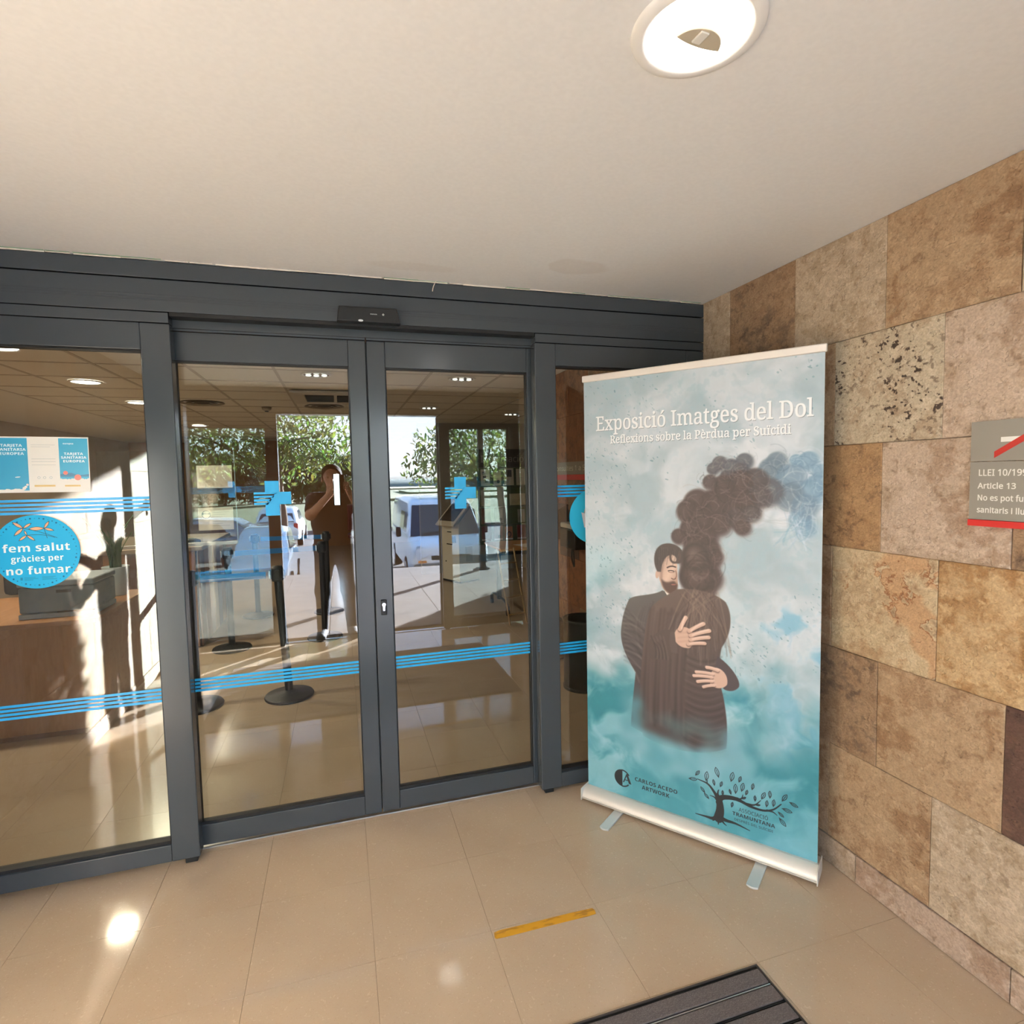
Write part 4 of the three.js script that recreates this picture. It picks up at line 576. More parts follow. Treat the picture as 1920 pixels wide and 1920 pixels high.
{ // reception counter with glass screen and notices
  const t = thing('reception_counter', 'brown panelled reception counter behind the left sliding leaf', 'counter', [-1.95, 0, -4.0]);
  seed = 77; for (let k = 0; k < 7; k++) part(t, 'front_board', box(0.18, 0.9, 0.02, 0.003), k % 3 ? wood.dark : wood.desk, [-0.56 + k * 0.185, 0.46, 0.66]);
  for (let k = 0; k < 7; k++) part(t, 'side_board', box(0.02, 0.9, 0.18, 0.003), k % 2 ? wood.desk : wood.dark, [0.66, 0.46, -0.56 + k * 0.185]);
  part(t, 'counter_top', box(1.42, 0.04, 1.42, 0.006), std(0x8f7f70, 0.35), [0, 0.935, 0]);
  part(t, 'core', span(-0.64, 0.64, 0.005, 0.9, -0.64, 0.64, 0), wood.dark);
  const sc = thing('counter_screen', 'clear hygiene screen standing on the reception counter', 'screen', [-1.55, 0.955, -3.36]);
  part(sc, 'pane', span(-0.5, 0.6, 0.03, 0.88, -0.003, 0.003, 0), M.glass); part(sc, 'foot_rail', box(1.11, 0.03, 0.03, 0.004), M.alu, [0.05, 0.015, 0]); part(sc, 'edge_post', box(0.01, 0.87, 0.012, 0.002), M.alu, [0.606, 0.445, 0]);
  const notice = (draw) => new THREE.MeshStandardMaterial({ map: canvasTex(420, 300, (g, w, h) => { g.fillStyle = '#f0ede2'; g.fillRect(0, 0, w, h); draw(g, w, h); }), roughness: 0.8 });
  const six = (m) => [M.paper, M.paper, M.paper, M.paper, m, m];
  solo('notice_sheet', new THREE.BoxGeometry(0.297, 0.21, 0.0008), six(notice((g) => { g.fillStyle = '#ddd8c8'; g.fillRect(30, 60, 170, 210); g.fillStyle = '#e6e2d6'; g.fillRect(225, 40, 175, 230); g.fillStyle = '#b9b4a6'; for (let k = 0; k < 9; k++) g.fillRect(45, 80 + k * 20, 120 - (k % 3) * 20, 4); })), 'cream notice sheet, upper of two, taped to the counter screen', 'notice', [-1.115, 1.593, -3.3562]);
  solo('notice_sheet', new THREE.BoxGeometry(0.297, 0.21, 0.0008), six(notice((g) => { g.strokeStyle = '#4c5668'; g.lineWidth = 7; g.beginPath(); g.arc(95, 90, 50, 0, 7); g.stroke(); g.fillStyle = '#4c5668'; g.fillRect(45, 66, 100, 26); g.fillStyle = '#f0ede2'; g.font = 'bold 26px sans-serif'; g.fillText('IGEI', 62, 90); g.fillStyle = '#c4c4c0'; for (let k = 0; k < 7; k++) g.fillRect(170, 60 + k * 30, 200 - (k % 3) * 40, 5); })), 'white notice sheet with a round emblem, lower of two, on the counter screen', 'notice', [-1.122, 1.2, -3.3562]);
  const ph = thing('desk_phone', 'black desk telephone on the near end of the reception counter', 'telephone', [-1.42, 0.955, -3.6], 0.4);
  part(ph, 'body', box(0.18, 0.04, 0.2, 0.01), M.darkPlastic, [0, 0.022, 0]); part(ph, 'handset', box(0.05, 0.035, 0.2, 0.015), M.black, [-0.055, 0.06, 0]); part(ph, 'display', box(0.08, 0.004, 0.04, 0.001), std(0x8a9a90, 0.3), [0.035, 0.044, -0.06]);
  // potted plant on the desk's far end
  const pl = thing('potted_plant', 'green leafy plant in a tall white pot beside the desk', 'plant', [-1.62, 0.72, -2.35]);
  part(pl, 'pot', lathe([[0, 0], [0.06, 0], [0.066, 0.01], [0.085, 0.2], [0.088, 0.215], [0.08, 0.215], [0.074, 0.19], [0, 0.185]], 36), std(0xaeb9bb, 0.45)); part(pl, 'soil', lathe([[0, 0.188], [0.076, 0.186]], 24), std(0x2c2018, 1));
  const lm = phys(0x2c5a24, 0.5, {}), blade = new THREE.PlaneGeometry(0.03, 0.34, 2, 5); blade.translate(0, 0.17, 0);
  { const p = blade.attributes.position; for (let i = 0; i < p.count; i++) { const y = p.getY(i) / 0.34, x = p.getX(i); p.setX(i, x * (1 - 0.85 * y * y)); p.setZ(i, 0.14 * y * y + Math.abs(x) * 0.4); } blade.computeVertexNormals(); }
  seed = 5; lm.side = THREE.DoubleSide; for (let k = 0; k < 26; k++) part(pl, 'leaf', blade, lm, [rr(-0.03, 0.03), 0.185, rr(-0.03, 0.03)], [rr(-0.15, 0.25), rr(0, 6.28), 0]).scale.setScalar(rr(0.7, 1.25));
}
{ // self-service kiosk, its slanted screen turned to the left
  const t = thing('check_in_kiosk', 'white self-service kiosk with a slanted screen beyond the right sliding leaf', 'kiosk', [1.66, 0, -5.72], -1.15);
  const body = std(0xe6e2d8, 0.4); part(t, 'plinth', box(0.42, 0.03, 0.36, 0.004), M.darkPlastic, [0, 0.015, -0.02]);
  const s = shapeOf([[-0.2, 0.03], [0.15, 0.03], [0.15, 0.82], [0.15, 0.86], [-0.08, 1.1], [-0.2, 1.0]]), g = extrude(s, 0.42, 0.006); g.rotateY(-Math.PI / 2); g.translate(0.21, 0, 0);
  part(t, 'cabinet', g, body); part(t, 'screen_hood', box(0.46, 0.03, 0.52, 0.008), std(0xd8d2c6, 0.45), [0, 1.02, 0.07], [0.78, 0, 0]); part(t, 'screen', box(0.36, 0.006, 0.36, 0.002), phys(0x40342c, 0.15), [0, 1.034, 0.084], [0.78, 0, 0]);
  for (const [y, w] of [[0.74, 0.1], [0.56, 0.14]]) part(t, 'ticket_slot', box(w, 0.014, 0.01, 0.002), M.black, [-0.02, y, 0.157]); part(t, 'card_reader', box(0.08, 0.1, 0.02, 0.006), std(0x8f8a80, 0.4), [0.1, 0.64, 0.16]); part(t, 'side_hatch', box(0.006, 0.22, 0.12, 0.002), std(0xd2cdc2, 0.4), [0.218, 0.42, -0.02]); part(t, 'keyhole', box(0.02, 0.02, 0.01, 0.003), M.black, [-0.12, 0.3, 0.157]);
}
{ // information board with leaflets
  const bx = 2.56, t = thing('information_board', 'green information board holding rows of leaflets on the far grey wall', 'notice board', [bx, 0, -6.45]);
  part(t, 'panel', box(0.86, 1.25, 0.02, 0.003), std(0x47582e, 0.7), [0, 1.05, 0.011]); part(t, 'header', new THREE.BoxGeometry(0.86, 0.3, 0.02), (() => { const m = new THREE.MeshStandardMaterial({ map: canvasTex(860, 300, (g) => { g.fillStyle = '#4a443e'; g.fillRect(0, 0, 860, 300); g.fillStyle = '#8c857c'; g.font = '150px sans-serif'; g.fillText('Informació', 60, 210); }), roughness: 0.6 }), q = std(0x4a443e, 0.6); return [q, q, q, q, m, q]; })(), [0, 1.83, 0.011]);
  for (const y of [1.36, 1.03, 0.74, 0.46]) part(t, 'ledge', box(0.8, 0.015, 0.05, 0.003), std(0x3c4a28, 0.6), [0, y, 0.046]);
  const L = [[-0.3, 1.38, .15, .27, '#d8d2c4', 'white leaflet with three photographs at the top left of the board'], [-0.1, 1.38, .13, .24, '#cfc6b4', 'plain cream leaflet second in the top row of the board'], [0.1, 1.38, .16, .28, '#d2cab8', 'cream leaflet with a grey picture third in the top row'], [0.3, 1.38, .15, .27, '#c9c1ae', 'cream leaflet with a cut corner at the end of the top row'],
    [-0.3, 1.05, .15, .26, '#bcb8ae', 'grey leaflet with a dark figure at the left of the second row'], [0.24, 1.05, .27, .19, '#c8bd9a', 'wide yellowish card with a round badge in the second row'], [-0.3, 0.76, .16, .25, '#8a5a3c', 'brown booklet at the left of the third row'], [-0.08, 0.76, .15, .25, '#8f948e', 'pale grey leaflet second in the third row'], [0.3, 0.76, .12, .22, '#9aa39a', 'grey leaflet with a black spot at the right of the third row'],
    [-0.3, 0.48, .16, .24, '#8c4a44', 'red and white booklet at the left of the bottom row'], [-0.1, 0.48, .14, .24, '#9c7a72', 'pinkish leaflet second in the bottom row'], [0.08, 0.48, .13, .22, '#c0764a', 'orange leaflet with a black sketch in the bottom row'], [0.3, 0.48, .15, .24, '#7a2c28', 'dark red leaflet at the right end of the bottom row']];
  L.forEach(([x, y, w, h, c, label], k) => {
    const m = new THREE.MeshStandardMaterial({ map: canvasTex(96, 160, (g, W, H) => { g.fillStyle = c; g.fillRect(0, 0, W, H); g.fillStyle = 'rgba(40,40,44,0.75)'; if (k === 0) { g.fillRect(14, 24, 26, 26); g.fillRect(22, 62, 34, 28); g.fillRect(44, 104, 30, 26); } else if (k === 2) g.fillRect(18, 16, 58, 66); else if (k === 11) { g.beginPath(); g.ellipse(48, 96, 26, 32, 0.4, 0, 7); g.lineWidth = 10; g.stroke(); } else if (k % 3 === 1) { g.beginPath(); g.arc(60, 118, 18, 0, 7); g.fill(); } g.fillStyle = 'rgba(90,86,80,0.6)'; for (let q = 0; q < 4; q++) g.fillRect(14, 88 + q * 14, 50 - q * 6, 3); g.fillStyle = 'rgba(240,236,226,0.8)'; if (k > 8) g.fillRect(0, 140, W, 14); }), roughness: 0.6 });
    solo('leaflet', new THREE.BoxGeometry(w, h, 0.004), [M.paper, M.paper, M.paper, M.paper, m, M.paper], label, 'leaflet', [bx + x, y + h / 2 + 0.008, -6.405], [-0.07, 0, 0]);
  });
}
{ // table on castors, paper, ladder
  const t = thing('folding_table', 'light wooden table on black castors beyond the right sliding leaf', 'table', [2.32, 0, -3.75]);
  part(t, 'table_top', box(1.35, 0.028, 0.75, 0.008), wood.table, [0, 0.736, 0]);
  for (const x of [-0.6, 0.6]) { part(t, 'column', box(0.05, 0.6, 0.05, 0.008), M.darkPlastic, [x + 0.0 * 1, 0.42, 0]); const f = part(t, 'foot', tube([[0, 0.1, -0.34], [0, 0.13, -0.3], [0, 0.15, -0.1], [0, 0.15, 0.1], [0, 0.13, 0.3], [0, 0.1, 0.34]], 0.014, 30, 10), M.darkPlastic, [x, 0, 0]); for (const z of [-0.34, 0.34]) { const w = cyl(0.034, 0.034, 0.03, 20); w.rotateZ(Math.PI / 2); part(f, 'castor', w, M.black, [0, 0.035, z]); part(f, 'castor_fork', box(0.036, 0.06, 0.02, 0.003), M.darkPlastic, [0, 0.075, z]); } }
  part(t, 'modesty_rail', box(1.2, 0.06, 0.02, 0.004), M.darkPlastic, [0, 0.66, 0]);
  solo('paper_sheet', new THREE.BoxGeometry(0.42, 0.001, 0.297), M.paper, 'pale sheet of paper lying on the wooden table', 'paper', [2.12, 0.7512, -3.6], [0, 0.2, 0]);
  const l = thing('step_ladder', 'slim pale wooden ladder leaning against the table edge', 'ladder', [1.71, 0, -2.98], 0.25);
  const pale = std(0xa98a62, 0.6); for (const x of [-0.1, 0.1]) part(l, 'rail', box(0.014, 0.8, 0.02, 0.003), pale, [x, 0.398, -0.12], [-0.3, 0, 0]); for (let k = 0; k < 4; k++) part(l, 'rung', box(0.19, 0.012, 0.03, 0.003), pale, [0, 0.12 + k * 0.17, -0.035 - k * 0.0526]);
}
{ // things along the right stone wall, behind the side panel
  const b = thing('waste_bin', 'black cylindrical waste bin on the lobby floor behind the right panel', 'bin', [1.645, 0, -1.22]);
  part(b, 'body', lathe([[0, 0.004], [0.135, 0.004], [0.14, 0.012], [0.14, 0.5], [0.136, 0.508], [0.13, 0.5], [0.13, 0.02], [0, 0.016]], 56), M.black); part(b, 'rim', lathe([[0.139, 0.49], [0.145, 0.494], [0.145, 0.51], [0.138, 0.514], [0.132, 0.508]], 56), M.darkPlastic); part(b, 'foot_ring', lathe([[0.138, 0.0], [0.146, 0.002], [0.146, 0.02], [0.14, 0.024]], 48), M.darkPlastic);
  const tx = canvasTex(700, 160, (g) => { g.fillStyle = '#8c857a'; g.fillRect(0, 0, 700, 160); g.fillStyle = '#d8d3c8'; g.font = '92px sans-serif'; g.fillText('Consultes 1 a 5', 30, 112); }), q = std(0x7b756b, 0.5);
  const c = thing('room_sign', 'grey wall sign pointing to the consulting rooms with a red line below', 'sign', [XR - 0.01, 1.5, -1.74], -Math.PI / 2);
  part(c, 'panel', new THREE.BoxGeometry(0.72, 0.1, 0.014), [q, q, q, q, new THREE.MeshStandardMaterial({ map: tx, roughness: 0.5 }), q], [0, 0.098, 0]); part(c, 'red_strip', box(0.72, 0.042, 0.015, 0.001), M.red, [0, 0.025, 0]);
  const w = thing('suggestion_box', 'dark wooden suggestion box fixed to the lobby stone wall', 'box', [XR - 0.07, 1.02, -1.93], -Math.PI / 2);
  const sp = shapeOf([[0, 0], [0.13, 0], [0.13, 0.2], [0, 0.27]]), g = extrude(sp, 0.24, 0.002); g.rotateY(-Math.PI / 2); g.translate(0.12, 0, -0.065); part(w, 'case', g, wood.dark); part(w, 'lid', box(0.25, 0.012, 0.155, 0.003), wood.dark, [0, 0.243, 0.0], [0.5, 0, 0]); part(w, 'badge', cyl(0.03, 0.03, 0.004, 24), std(0x8fa79a, 0.5), [0.04, 0.07, 0.07], [Math.PI / 2, 0, 0]); part(w, 'lock', box(0.02, 0.03, 0.006, 0.002), M.alu, [-0.06, 0.16, 0.07]);
  const k = thing('wall_dispenser', 'black wall dispenser with a white upper edge under the blue sticker', 'dispenser', [XR - 0.07, 0.98, -1.52], -Math.PI / 2);
  part(k, 'body', box(0.3, 0.15, 0.13, 0.012), M.black, [0, 0.075, 0]); part(k, 'top_shell', box(0.3, 0.04, 0.12, 0.01), std(0xc6c2bc, 0.5), [0, 0.172, 0]); part(k, 'strap', tube([[0.1, 0.02, 0.06], [0.12, -0.06, 0.06], [0.1, -0.13, 0.05], [0.08, -0.06, 0.06], [0.09, 0.0, 0.06]], 0.006, 24, 6), M.darkPlastic);
  const d = thing('shopping_trolley_bag', 'small dark red bag on the lobby floor beside the waste bin', 'bag', [1.66, 0, -1.95]); const dr = std(0x3a211c, 0.8);
  part(d, 'body', box(0.2, 0.34, 0.3, 0.03), dr, [0, 0.175, 0]); part(d, 'handle', tube([[0, 0.33, -0.08], [0, 0.42, -0.06], [0, 0.44, 0], [0, 0.42, 0.06], [0, 0.33, 0.08]], 0.01, 20, 8), M.black);
}
{ // waiting seat far back
  const s = thing('waiting_chair', 'reddish brown waiting chair on a metal leg at the far end of the lobby', 'chair', [0.32, 0, -8.6]); const lea = std(0x6e3020, 0.6);
  part(s, 'backrest', box(0.52, 0.5, 0.06, 0.025), lea, [0.05, 0.82, 0.1]); part(s, 'seat', box(0.52, 0.07, 0.5, 0.025), lea, [0.05, 0.46, -0.16]); for (const x of [-0.15, 0.25]) for (const z of [-0.34, 0.05]) part(s, 'leg', cyl(0.014, 0.014, 0.43, 12), M.alu, [x, 0.215, z]); part(s, 'back_rail', box(0.4, 0.14, 0.02, 0.004), M.alu, [0.05, 0.53, 0.09]);
}
// ---------- outdoors, seen in the glass ----------
const GY = -0.95;
const paveTex = dataTex(512, 512, (u, v) => { const n = fbm(u, v, 5, 5, 111), k = vn(u * 200, v * 200, 200, 3); return lerp3([106, 96, 90], [128, 116, 108], n * 0.7 + k * 0.3); });
const uvScale = (g, s) => rebuv(g, (x, y, z) => [x * s, z * s]);
const pave = new THREE.MeshStandardMaterial({ map: paveTex, roughness: 0.8 });
const plaza = struct('pavement_forecourt', span(-9, 9, GY - 0.3, -0.0215, ZOUT + 0.25, 7.1, 0), std(0x8d8278, 0.9));
{ const w = 0.6, gs = [0, 1, 2].map((k) => uvScale(box(w - 0.004, 0.02, w - 0.004, 0.002), 0.9 + 0.1 * k)); for (let i = -7; i < 8; i++) for (let j = 0; j < 6; j++) part(plaza, 'paving_slab', gs[(i * i + j) % 3], pave, [0.14 + i * w, -0.0105, ZOUT + 0.56 + j * w + 0.0]);
  part(plaza, 'kerb', span(-9, 9, -0.5, 0.0, ZOUT + 0.26 + 3.604, 7.1, 0.01), pave);
  part(plaza, 'side_paving', mergeGeometries([uvScale(span(-9, -4.37, -0.021, -0.0005, ZOUT + 0.26, 6.85, 0), 1), uvScale(span(4.65, 9, -0.021, -0.0005, ZOUT + 0.26, 6.85, 0), 1)]), pave); }
const asphalt = new THREE.MeshStandardMaterial({ map: dataTex(512, 512, (u, v) => { const n = fbm(u, v, 6, 5, 121), k = vn(u * 256, v * 256, 256, 5); return lerp3([92, 87, 86], [114, 108, 105], n * 0.6 + k * 0.4); }), roughness: 0.85 });
const road = struct('road', uvScale(span(-70, 70, GY - 0.2, GY, 7.101, 25, 0), 0.3), asphalt);
for (const x of [-6.2, -3.6, -1.0, 1.2, 3.7, 6.2]) part(road, 'parking_line', span(x - 0.05, x + 0.05, GY, GY + 0.004, 8.0, 13, 0), M.white);
part(road, 'kerb', span(-70, 70, GY, GY + 0.14, 24.8, 25.1, 0.02), pave);
const grassTex = dataTex(512, 512, (u, v) => { const n = fbm(u, v, 8, 5, 131), k = vn(u * 256, v * 90, 256, 5); return lerp3(lerp3([78, 92, 44], [118, 118, 66], n), [146, 140, 88], 0.35 * k); });
const grassMat = new THREE.MeshStandardMaterial({ map: grassTex, roughness: 1 });
const meadow = struct('field', uvScale(new THREE.BoxGeometry(260, 0.4, 130, 40, 1, 20).translate(0, GY - 0.2, 90.1), 0.12), grassMat);
for (const [x0, x1, z0, z1, c] of [[4, 90, 60, 74, 0x938a5e], [10, 110, 84, 100, 0x6f7a48], [0, 120, 118, 140, 0x9a9068]]) part(meadow, 'crop_strip', span(x0, x1, GY, GY + 0.25, z0, z1, 0.05), std(c, 1));
struct('hill', (() => { const g = new THREE.SphereGeometry(1, 48, 16, 0, Math.PI * 2, 0, Math.PI / 2); g.scale(150, 2.6, 24); g.translate(40, GY - 0.5, 175); return g; })(), std(0x6d7868, 1));
struct('canopy', mergeGeometries([span(-9, 4.94, 2.62, 2.9, ZOUT + 0.2, 6.6, 0.01)]), M.plaster);
for (const [x, l] of [[2.24, 'slim dark steel post carrying the porch roof on the right'], [-4.2, 'slim dark steel post carrying the porch roof on the left']]) { const t = thing('porch_post', l, 'post', [x, 0, 6.45]); part(t, 'shaft', box(0.09, 2.59, 0.09, 0.006), M.frame, [0, 1.315, 0]); part(t, 'foot_plate', box(0.2, 0.016, 0.2, 0.003), M.frame, [0, 0.009, 0]); part(t, 'bolt', cyl(0.012, 0.012, 0.02, 8), M.alu, [0.075, 0.026, 0.075]); }
struct('wall_porch_side', span(4.95, 5.2, -1.1, 3.2, ZOUT + 0.201, 7.1, 0), render);
// foliage: a crown of bent leaves on trunk and boughs
const leafGeo = (() => { const g = new THREE.PlaneGeometry(1, 1, 2, 4), p = g.attributes.position; for (let i = 0; i < p.count; i++) { const y = p.getY(i) + 0.5, w = Math.sin(Math.PI * Math.min(1, 0.08 + y * 0.92)) * 0.42, x = p.getX(i) * w * 1.3; p.setXYZ(i, x, y, Math.abs(x) * 0.45 - 0.35 * y * y); } g.computeVertexNormals(); return g; })();
const leafMat = (c) => new THREE.MeshPhysicalMaterial({ color: c, roughness: 0.9, transmission: 0.5, thickness: 0, side: THREE.DoubleSide });
const bark = new THREE.MeshStandardMaterial({ map: woodTex([112, 96, 80], [74, 60, 48], 141), roughness: 0.95 });
function tree(name, label, x, z, trunkH, crowns, count, size, color, s) {
  seed = s; const t = thing(name, label, 'tree', [x, GY, z]);
  part(t, 'trunk', tube([[0, 0, 0], [0.06, trunkH * 0.5, 0.03], [-0.03, trunkH, 0], [0.05, trunkH + 1.2, 0.1]], 0.11, 20, 10), bark);
  for (let k = 0; k < (trunkH > 1 ? 6 : 0); k++) { const c = crowns[k % crowns.length]; part(t, 'bough', tube([[0, trunkH - 0.2 + 0.1 * k, 0], [c[0] * 0.4 + rr(-0.3, 0.3), (trunkH + c[1]) / 2 + 0.3, c[2] * 0.4], [c[0] + rr(-0.5, 0.5), c[1] + rr(-0.3, 0.5), c[2] + rr(-0.4, 0.4)]], 0.035, 14, 7), bark); }
  const im = new THREE.InstancedMesh(leafGeo, leafMat(color), count), m = new THREE.Matrix4(), q = new THREE.Quaternion(), e = new THREE.Euler(), v = new THREE.Vector3(), sc = new THREE.Vector3(), col = new THREE.Color(), tot = crowns.reduce((a, c) => a + c[3] * c[3] * c[4], 0);
  let k = 0; for (const c of crowns) { const n = Math.round(count * c[3] * c[3] * c[4] / tot); for (let i = 0; i < n && k < count; i++, k++) { let a, b, d; do { a = rr(-1, 1); b = rr(-1, 1); d = rr(-1, 1); } while (a * a + b * b + d * d > 1); const f = Math.pow(a * a + b * b + d * d, -0.14); v.set(c[0] + a * f * c[3], c[1] + b * f * c[4], c[2] + d * f * c[3]); e.set(rr(-0.4, 3.4), rr(0, 6.28), rr(-1.2, 1.2)); q.setFromEuler(e); const w = size * rr(0.7, 1.4); sc.set(w * 0.75, w, w); im.setMatrixAt(k, m.compose(v, q, sc)); col.setRGB(rr(0.7, 1.3), rr(0.75, 1.25), rr(0.6, 1.1)); im.setColorAt(k, col); } }
  im.count = k; im.name = 'foliage'; im.userData.kind = 'stuff'; shade(im); t.add(im); return t;
}
tree('broadleaf_tree', 'large leafy tree overhanging the parked cars, reflected left of centre', -1.75, 16.0, 2.4, [[-0.9, 4.2, 0, 2.6, 1.4], [1.0, 4.1, -0.4, 1.9, 1.2], [-2.9, 3.9, 0.3, 2.2, 1.5], [0.3, 3.1, -0.3, 1.6, 0.8], [1.5, 3.3, 0.2, 1.2, 0.7]], 6000, 0.17, 0x65743a, 401);
tree('broadleaf_tree', 'smaller leafy tree with drooping boughs, reflected over the white van', 4.9, 14.6, 2.0, [[-0.3, 3.3, 0, 1.7, 1.1], [-1.6, 2.95, -0.3, 1.1, 0.8], [-2.5, 2.75, -0.3, 0.75, 0.55], [-1.9, 3.6, 0, 0.9, 0.4], [-1.2, 2.3, 0, 0.8, 0.5]], 2600, 0.16, 0x65743a, 411);
for (let k = 0; k < 9; k++) tree('hedgerow_tree', ['tall slender tree in the row across the field, left end', 'tall slender tree second from the left across the field', 'tall slender tree third from the left across the field', 'tall slender tree fourth from the left across the field', 'tall slender tree fifth in the row across the field', 'tall slender tree sixth in the row across the field', 'tall slender tree seventh in the row across the field', 'tall slender tree eighth in the row across the field', 'tall slender tree at the right end of the far row'][k], -18 + k * 2.3, 60 + (k % 3) * 2, 2.2, [[0, 2.6, 0, 1.9, 1.7], [0.5, 4.0, 0, 1.6, 1.3], [-0.5, 1.4, 0.2, 1.5, 1.3]], 1900, 0.45, 0x4d5d2c, 500 + k);
tree('clipped_shrub', 'tall clipped evergreen shrub at the porch edge, off to the right outside', 3.8, 5.98, 0.9, [[0, 0.95 + 0.75, 0, 0.3, 0.75], [0.02, 0.95 + 1.45, 0, 0.3, 0.6], [0, 0.95 + 2.0, 0.03, 0.22, 0.4]], 3400, 0.09, 0x2f4a22, 421);
// vehicles
const glassDark = phys(0x1c2730, 0.06, { ior: 1.5 }), tyre = std(0x17171a, 0.85), chrome = std(0xcfd2d6, 0.2, 1), lampGlass = phys(0xd8dde2, 0.1), redLamp = phys(0xb01818, 0.2), amber = phys(0xe08a2a, 0.25);
function wheel(par, x, y, z, r) { const g = cyl(r, r, 0.2, 28); g.rotateZ(Math.PI / 2); const w = part(par, 'wheel', g, tyre, [x, y, z]); const h = cyl(r * 0.6, r * 0.6, 0.21, 20); h.rotateZ(Math.PI / 2); part(w, 'hub_cap', h, chrome); }
function loft(sections, mat, par, name) { // cross-sections along the vehicle: [z, halfWidth, yLow, yHigh, roundness, tumblehome]
  const pos = [], idx = [], N = 24; sections.forEach(([z, hw, y0, y1, rd = 0.3, tm = 0]) => { for (let i = 0; i < N; i++) { const a = i / N * Math.PI * 2, c = Math.cos(a), s = Math.sin(a), p = rd, X = Math.sign(c) * Math.pow(Math.abs(c), p), Y = Math.sign(s) * Math.pow(Math.abs(s), p), yy = (y0 + y1) / 2 + Y * (y1 - y0) / 2; pos.push(X * hw * (1 - tm * (Y + 1) / 2), yy, z); } });
  const S = sections.length; for (let s = 0; s + 1 < S; s++) for (let i = 0; i < N; i++) { const a = s * N + i, b = s * N + (i + 1) % N; idx.push(a, b, b + N, a, b + N, a + N); }
  for (const s of [0, S - 1]) { const c = pos.length / 3, o = s * N; let yy = 0; for (let i = 0; i < N; i++) yy += pos[(o + i) * 3 + 1] / N; pos.push(0, yy, sections[s][0]); for (let i = 0; i < N; i++) s ? idx.push(o + i, o + (i + 1) % N, c) : idx.push(o + (i + 1) % N, o + i, c); }
  const g = new THREE.BufferGeometry(); g.setAttribute('position', new THREE.Float32BufferAttribute(pos, 3)); g.setIndex(idx); g.computeVertexNormals(); return part(par, name, g, mat);
}
{ // white delivery van, nose towards the doors
  const t = thing('delivery_van', 'white delivery van parked nose first before the forecourt', 'van', [2.38, GY, 10.0]), paint = phys(0xe9ecef, 0.25, { clearcoat: 0.6 });
  loft([[0.05, 0.82, 0.34, 0.86, 0.35], [0.18, 0.9, 0.28, 1.0, 0.3], [0.75, 0.94, 0.26, 1.14, 0.26, 0.03], [0.85, 0.95, 0.26, 1.18, 0.24, 0.05], [4.6, 0.95, 0.26, 1.2, 0.24, 0.04], [4.75, 0.93, 0.3, 1.15, 0.24, 0.04]], paint, t, 'body');
  loft([[0.72, 0.9, 1.0, 1.14, 0.25, 0.02], [1.35, 0.9, 1.05, 1.86, 0.25, 0.13], [1.6, 0.9, 1.05, 1.96, 0.24, 0.14], [3.4, 0.92, 1.05, 1.98, 0.2, 0.12], [4.7, 0.92, 1.05, 1.95, 0.2, 0.12]], paint, t, 'cab');
  const ws = new THREE.BufferGeometry(); ws.setAttribute('position', new THREE.Float32BufferAttribute([-0.82, 1.14, 0.69, 0.82, 1.14, 0.69, 0.7, 1.82, 1.27, -0.82, 1.14, 0.69, 0.7, 1.82, 1.27, -0.7, 1.82, 1.27].map((q, i) => q), 3)); ws.computeVertexNormals();
  const wsx = extrude(shapeOf([[-0.84, 0], [0.84, 0], [0.72, 0.92], [-0.72, 0.92]]), 0.012, 0.002); part(t, 'windscreen', wsx, glassDark, [0, 1.12, 0.655], [0.712, 0, 0]);
  for (const s of [-1, 1]) {
    part(t, 'headlamp', extrude(shapeOf([[0, 0], [0.2, -0.06], [0.25, 0.12], [0.2, 0.26], [0.04, 0.2]].map(([x, y]) => [s * x, y])), 0.05, 0.01), lampGlass, [s * 0.56, 0.7, 0.03], [0.3, 0, 0]);
    part(t, 'turn_signal', box(0.2, 0.06, 0.05, 0.01), amber, [s * 0.66, 0.58, 0.07]);
    part(t, 'door_mirror', box(0.12, 0.24, 0.1, 0.03), M.darkPlastic, [s * 1.08, 1.2, 1.05]); part(t, 'side_window', box(0.012, 0.44, 0.85, 0.004), glassDark, [s * 0.9, 1.45, 1.75], [0, 0, s * 0.14]);
    wheel(t, s * 0.84, 0.31, 0.95, 0.31); wheel(t, s * 0.84, 0.31, 3.9, 0.31);
  }
  part(t, 'bumper', box(1.72, 0.24, 0.14, 0.05), std(0x6d6458, 0.6), [0, 0.42, 0.04]); part(t, 'grille', box(0.9, 0.1, 0.04, 0.01), M.darkPlastic, [0, 0.66, 0.06]); part(t, 'bonnet_gap', box(1.2, 0.012, 0.02, 0.002), M.black, [0, 1.12, 0.62]);
  part(t, 'number_plate', box(0.48, 0.11, 0.012, 0.002), std(0xd8d8d4, 0.5), [0, 0.42, -0.036]); part(t, 'wiper', box(0.7, 0.02, 0.015, 0.003), M.black, [-0.2, 1.2, 0.68], [0.7, 0, 0.1]);
}
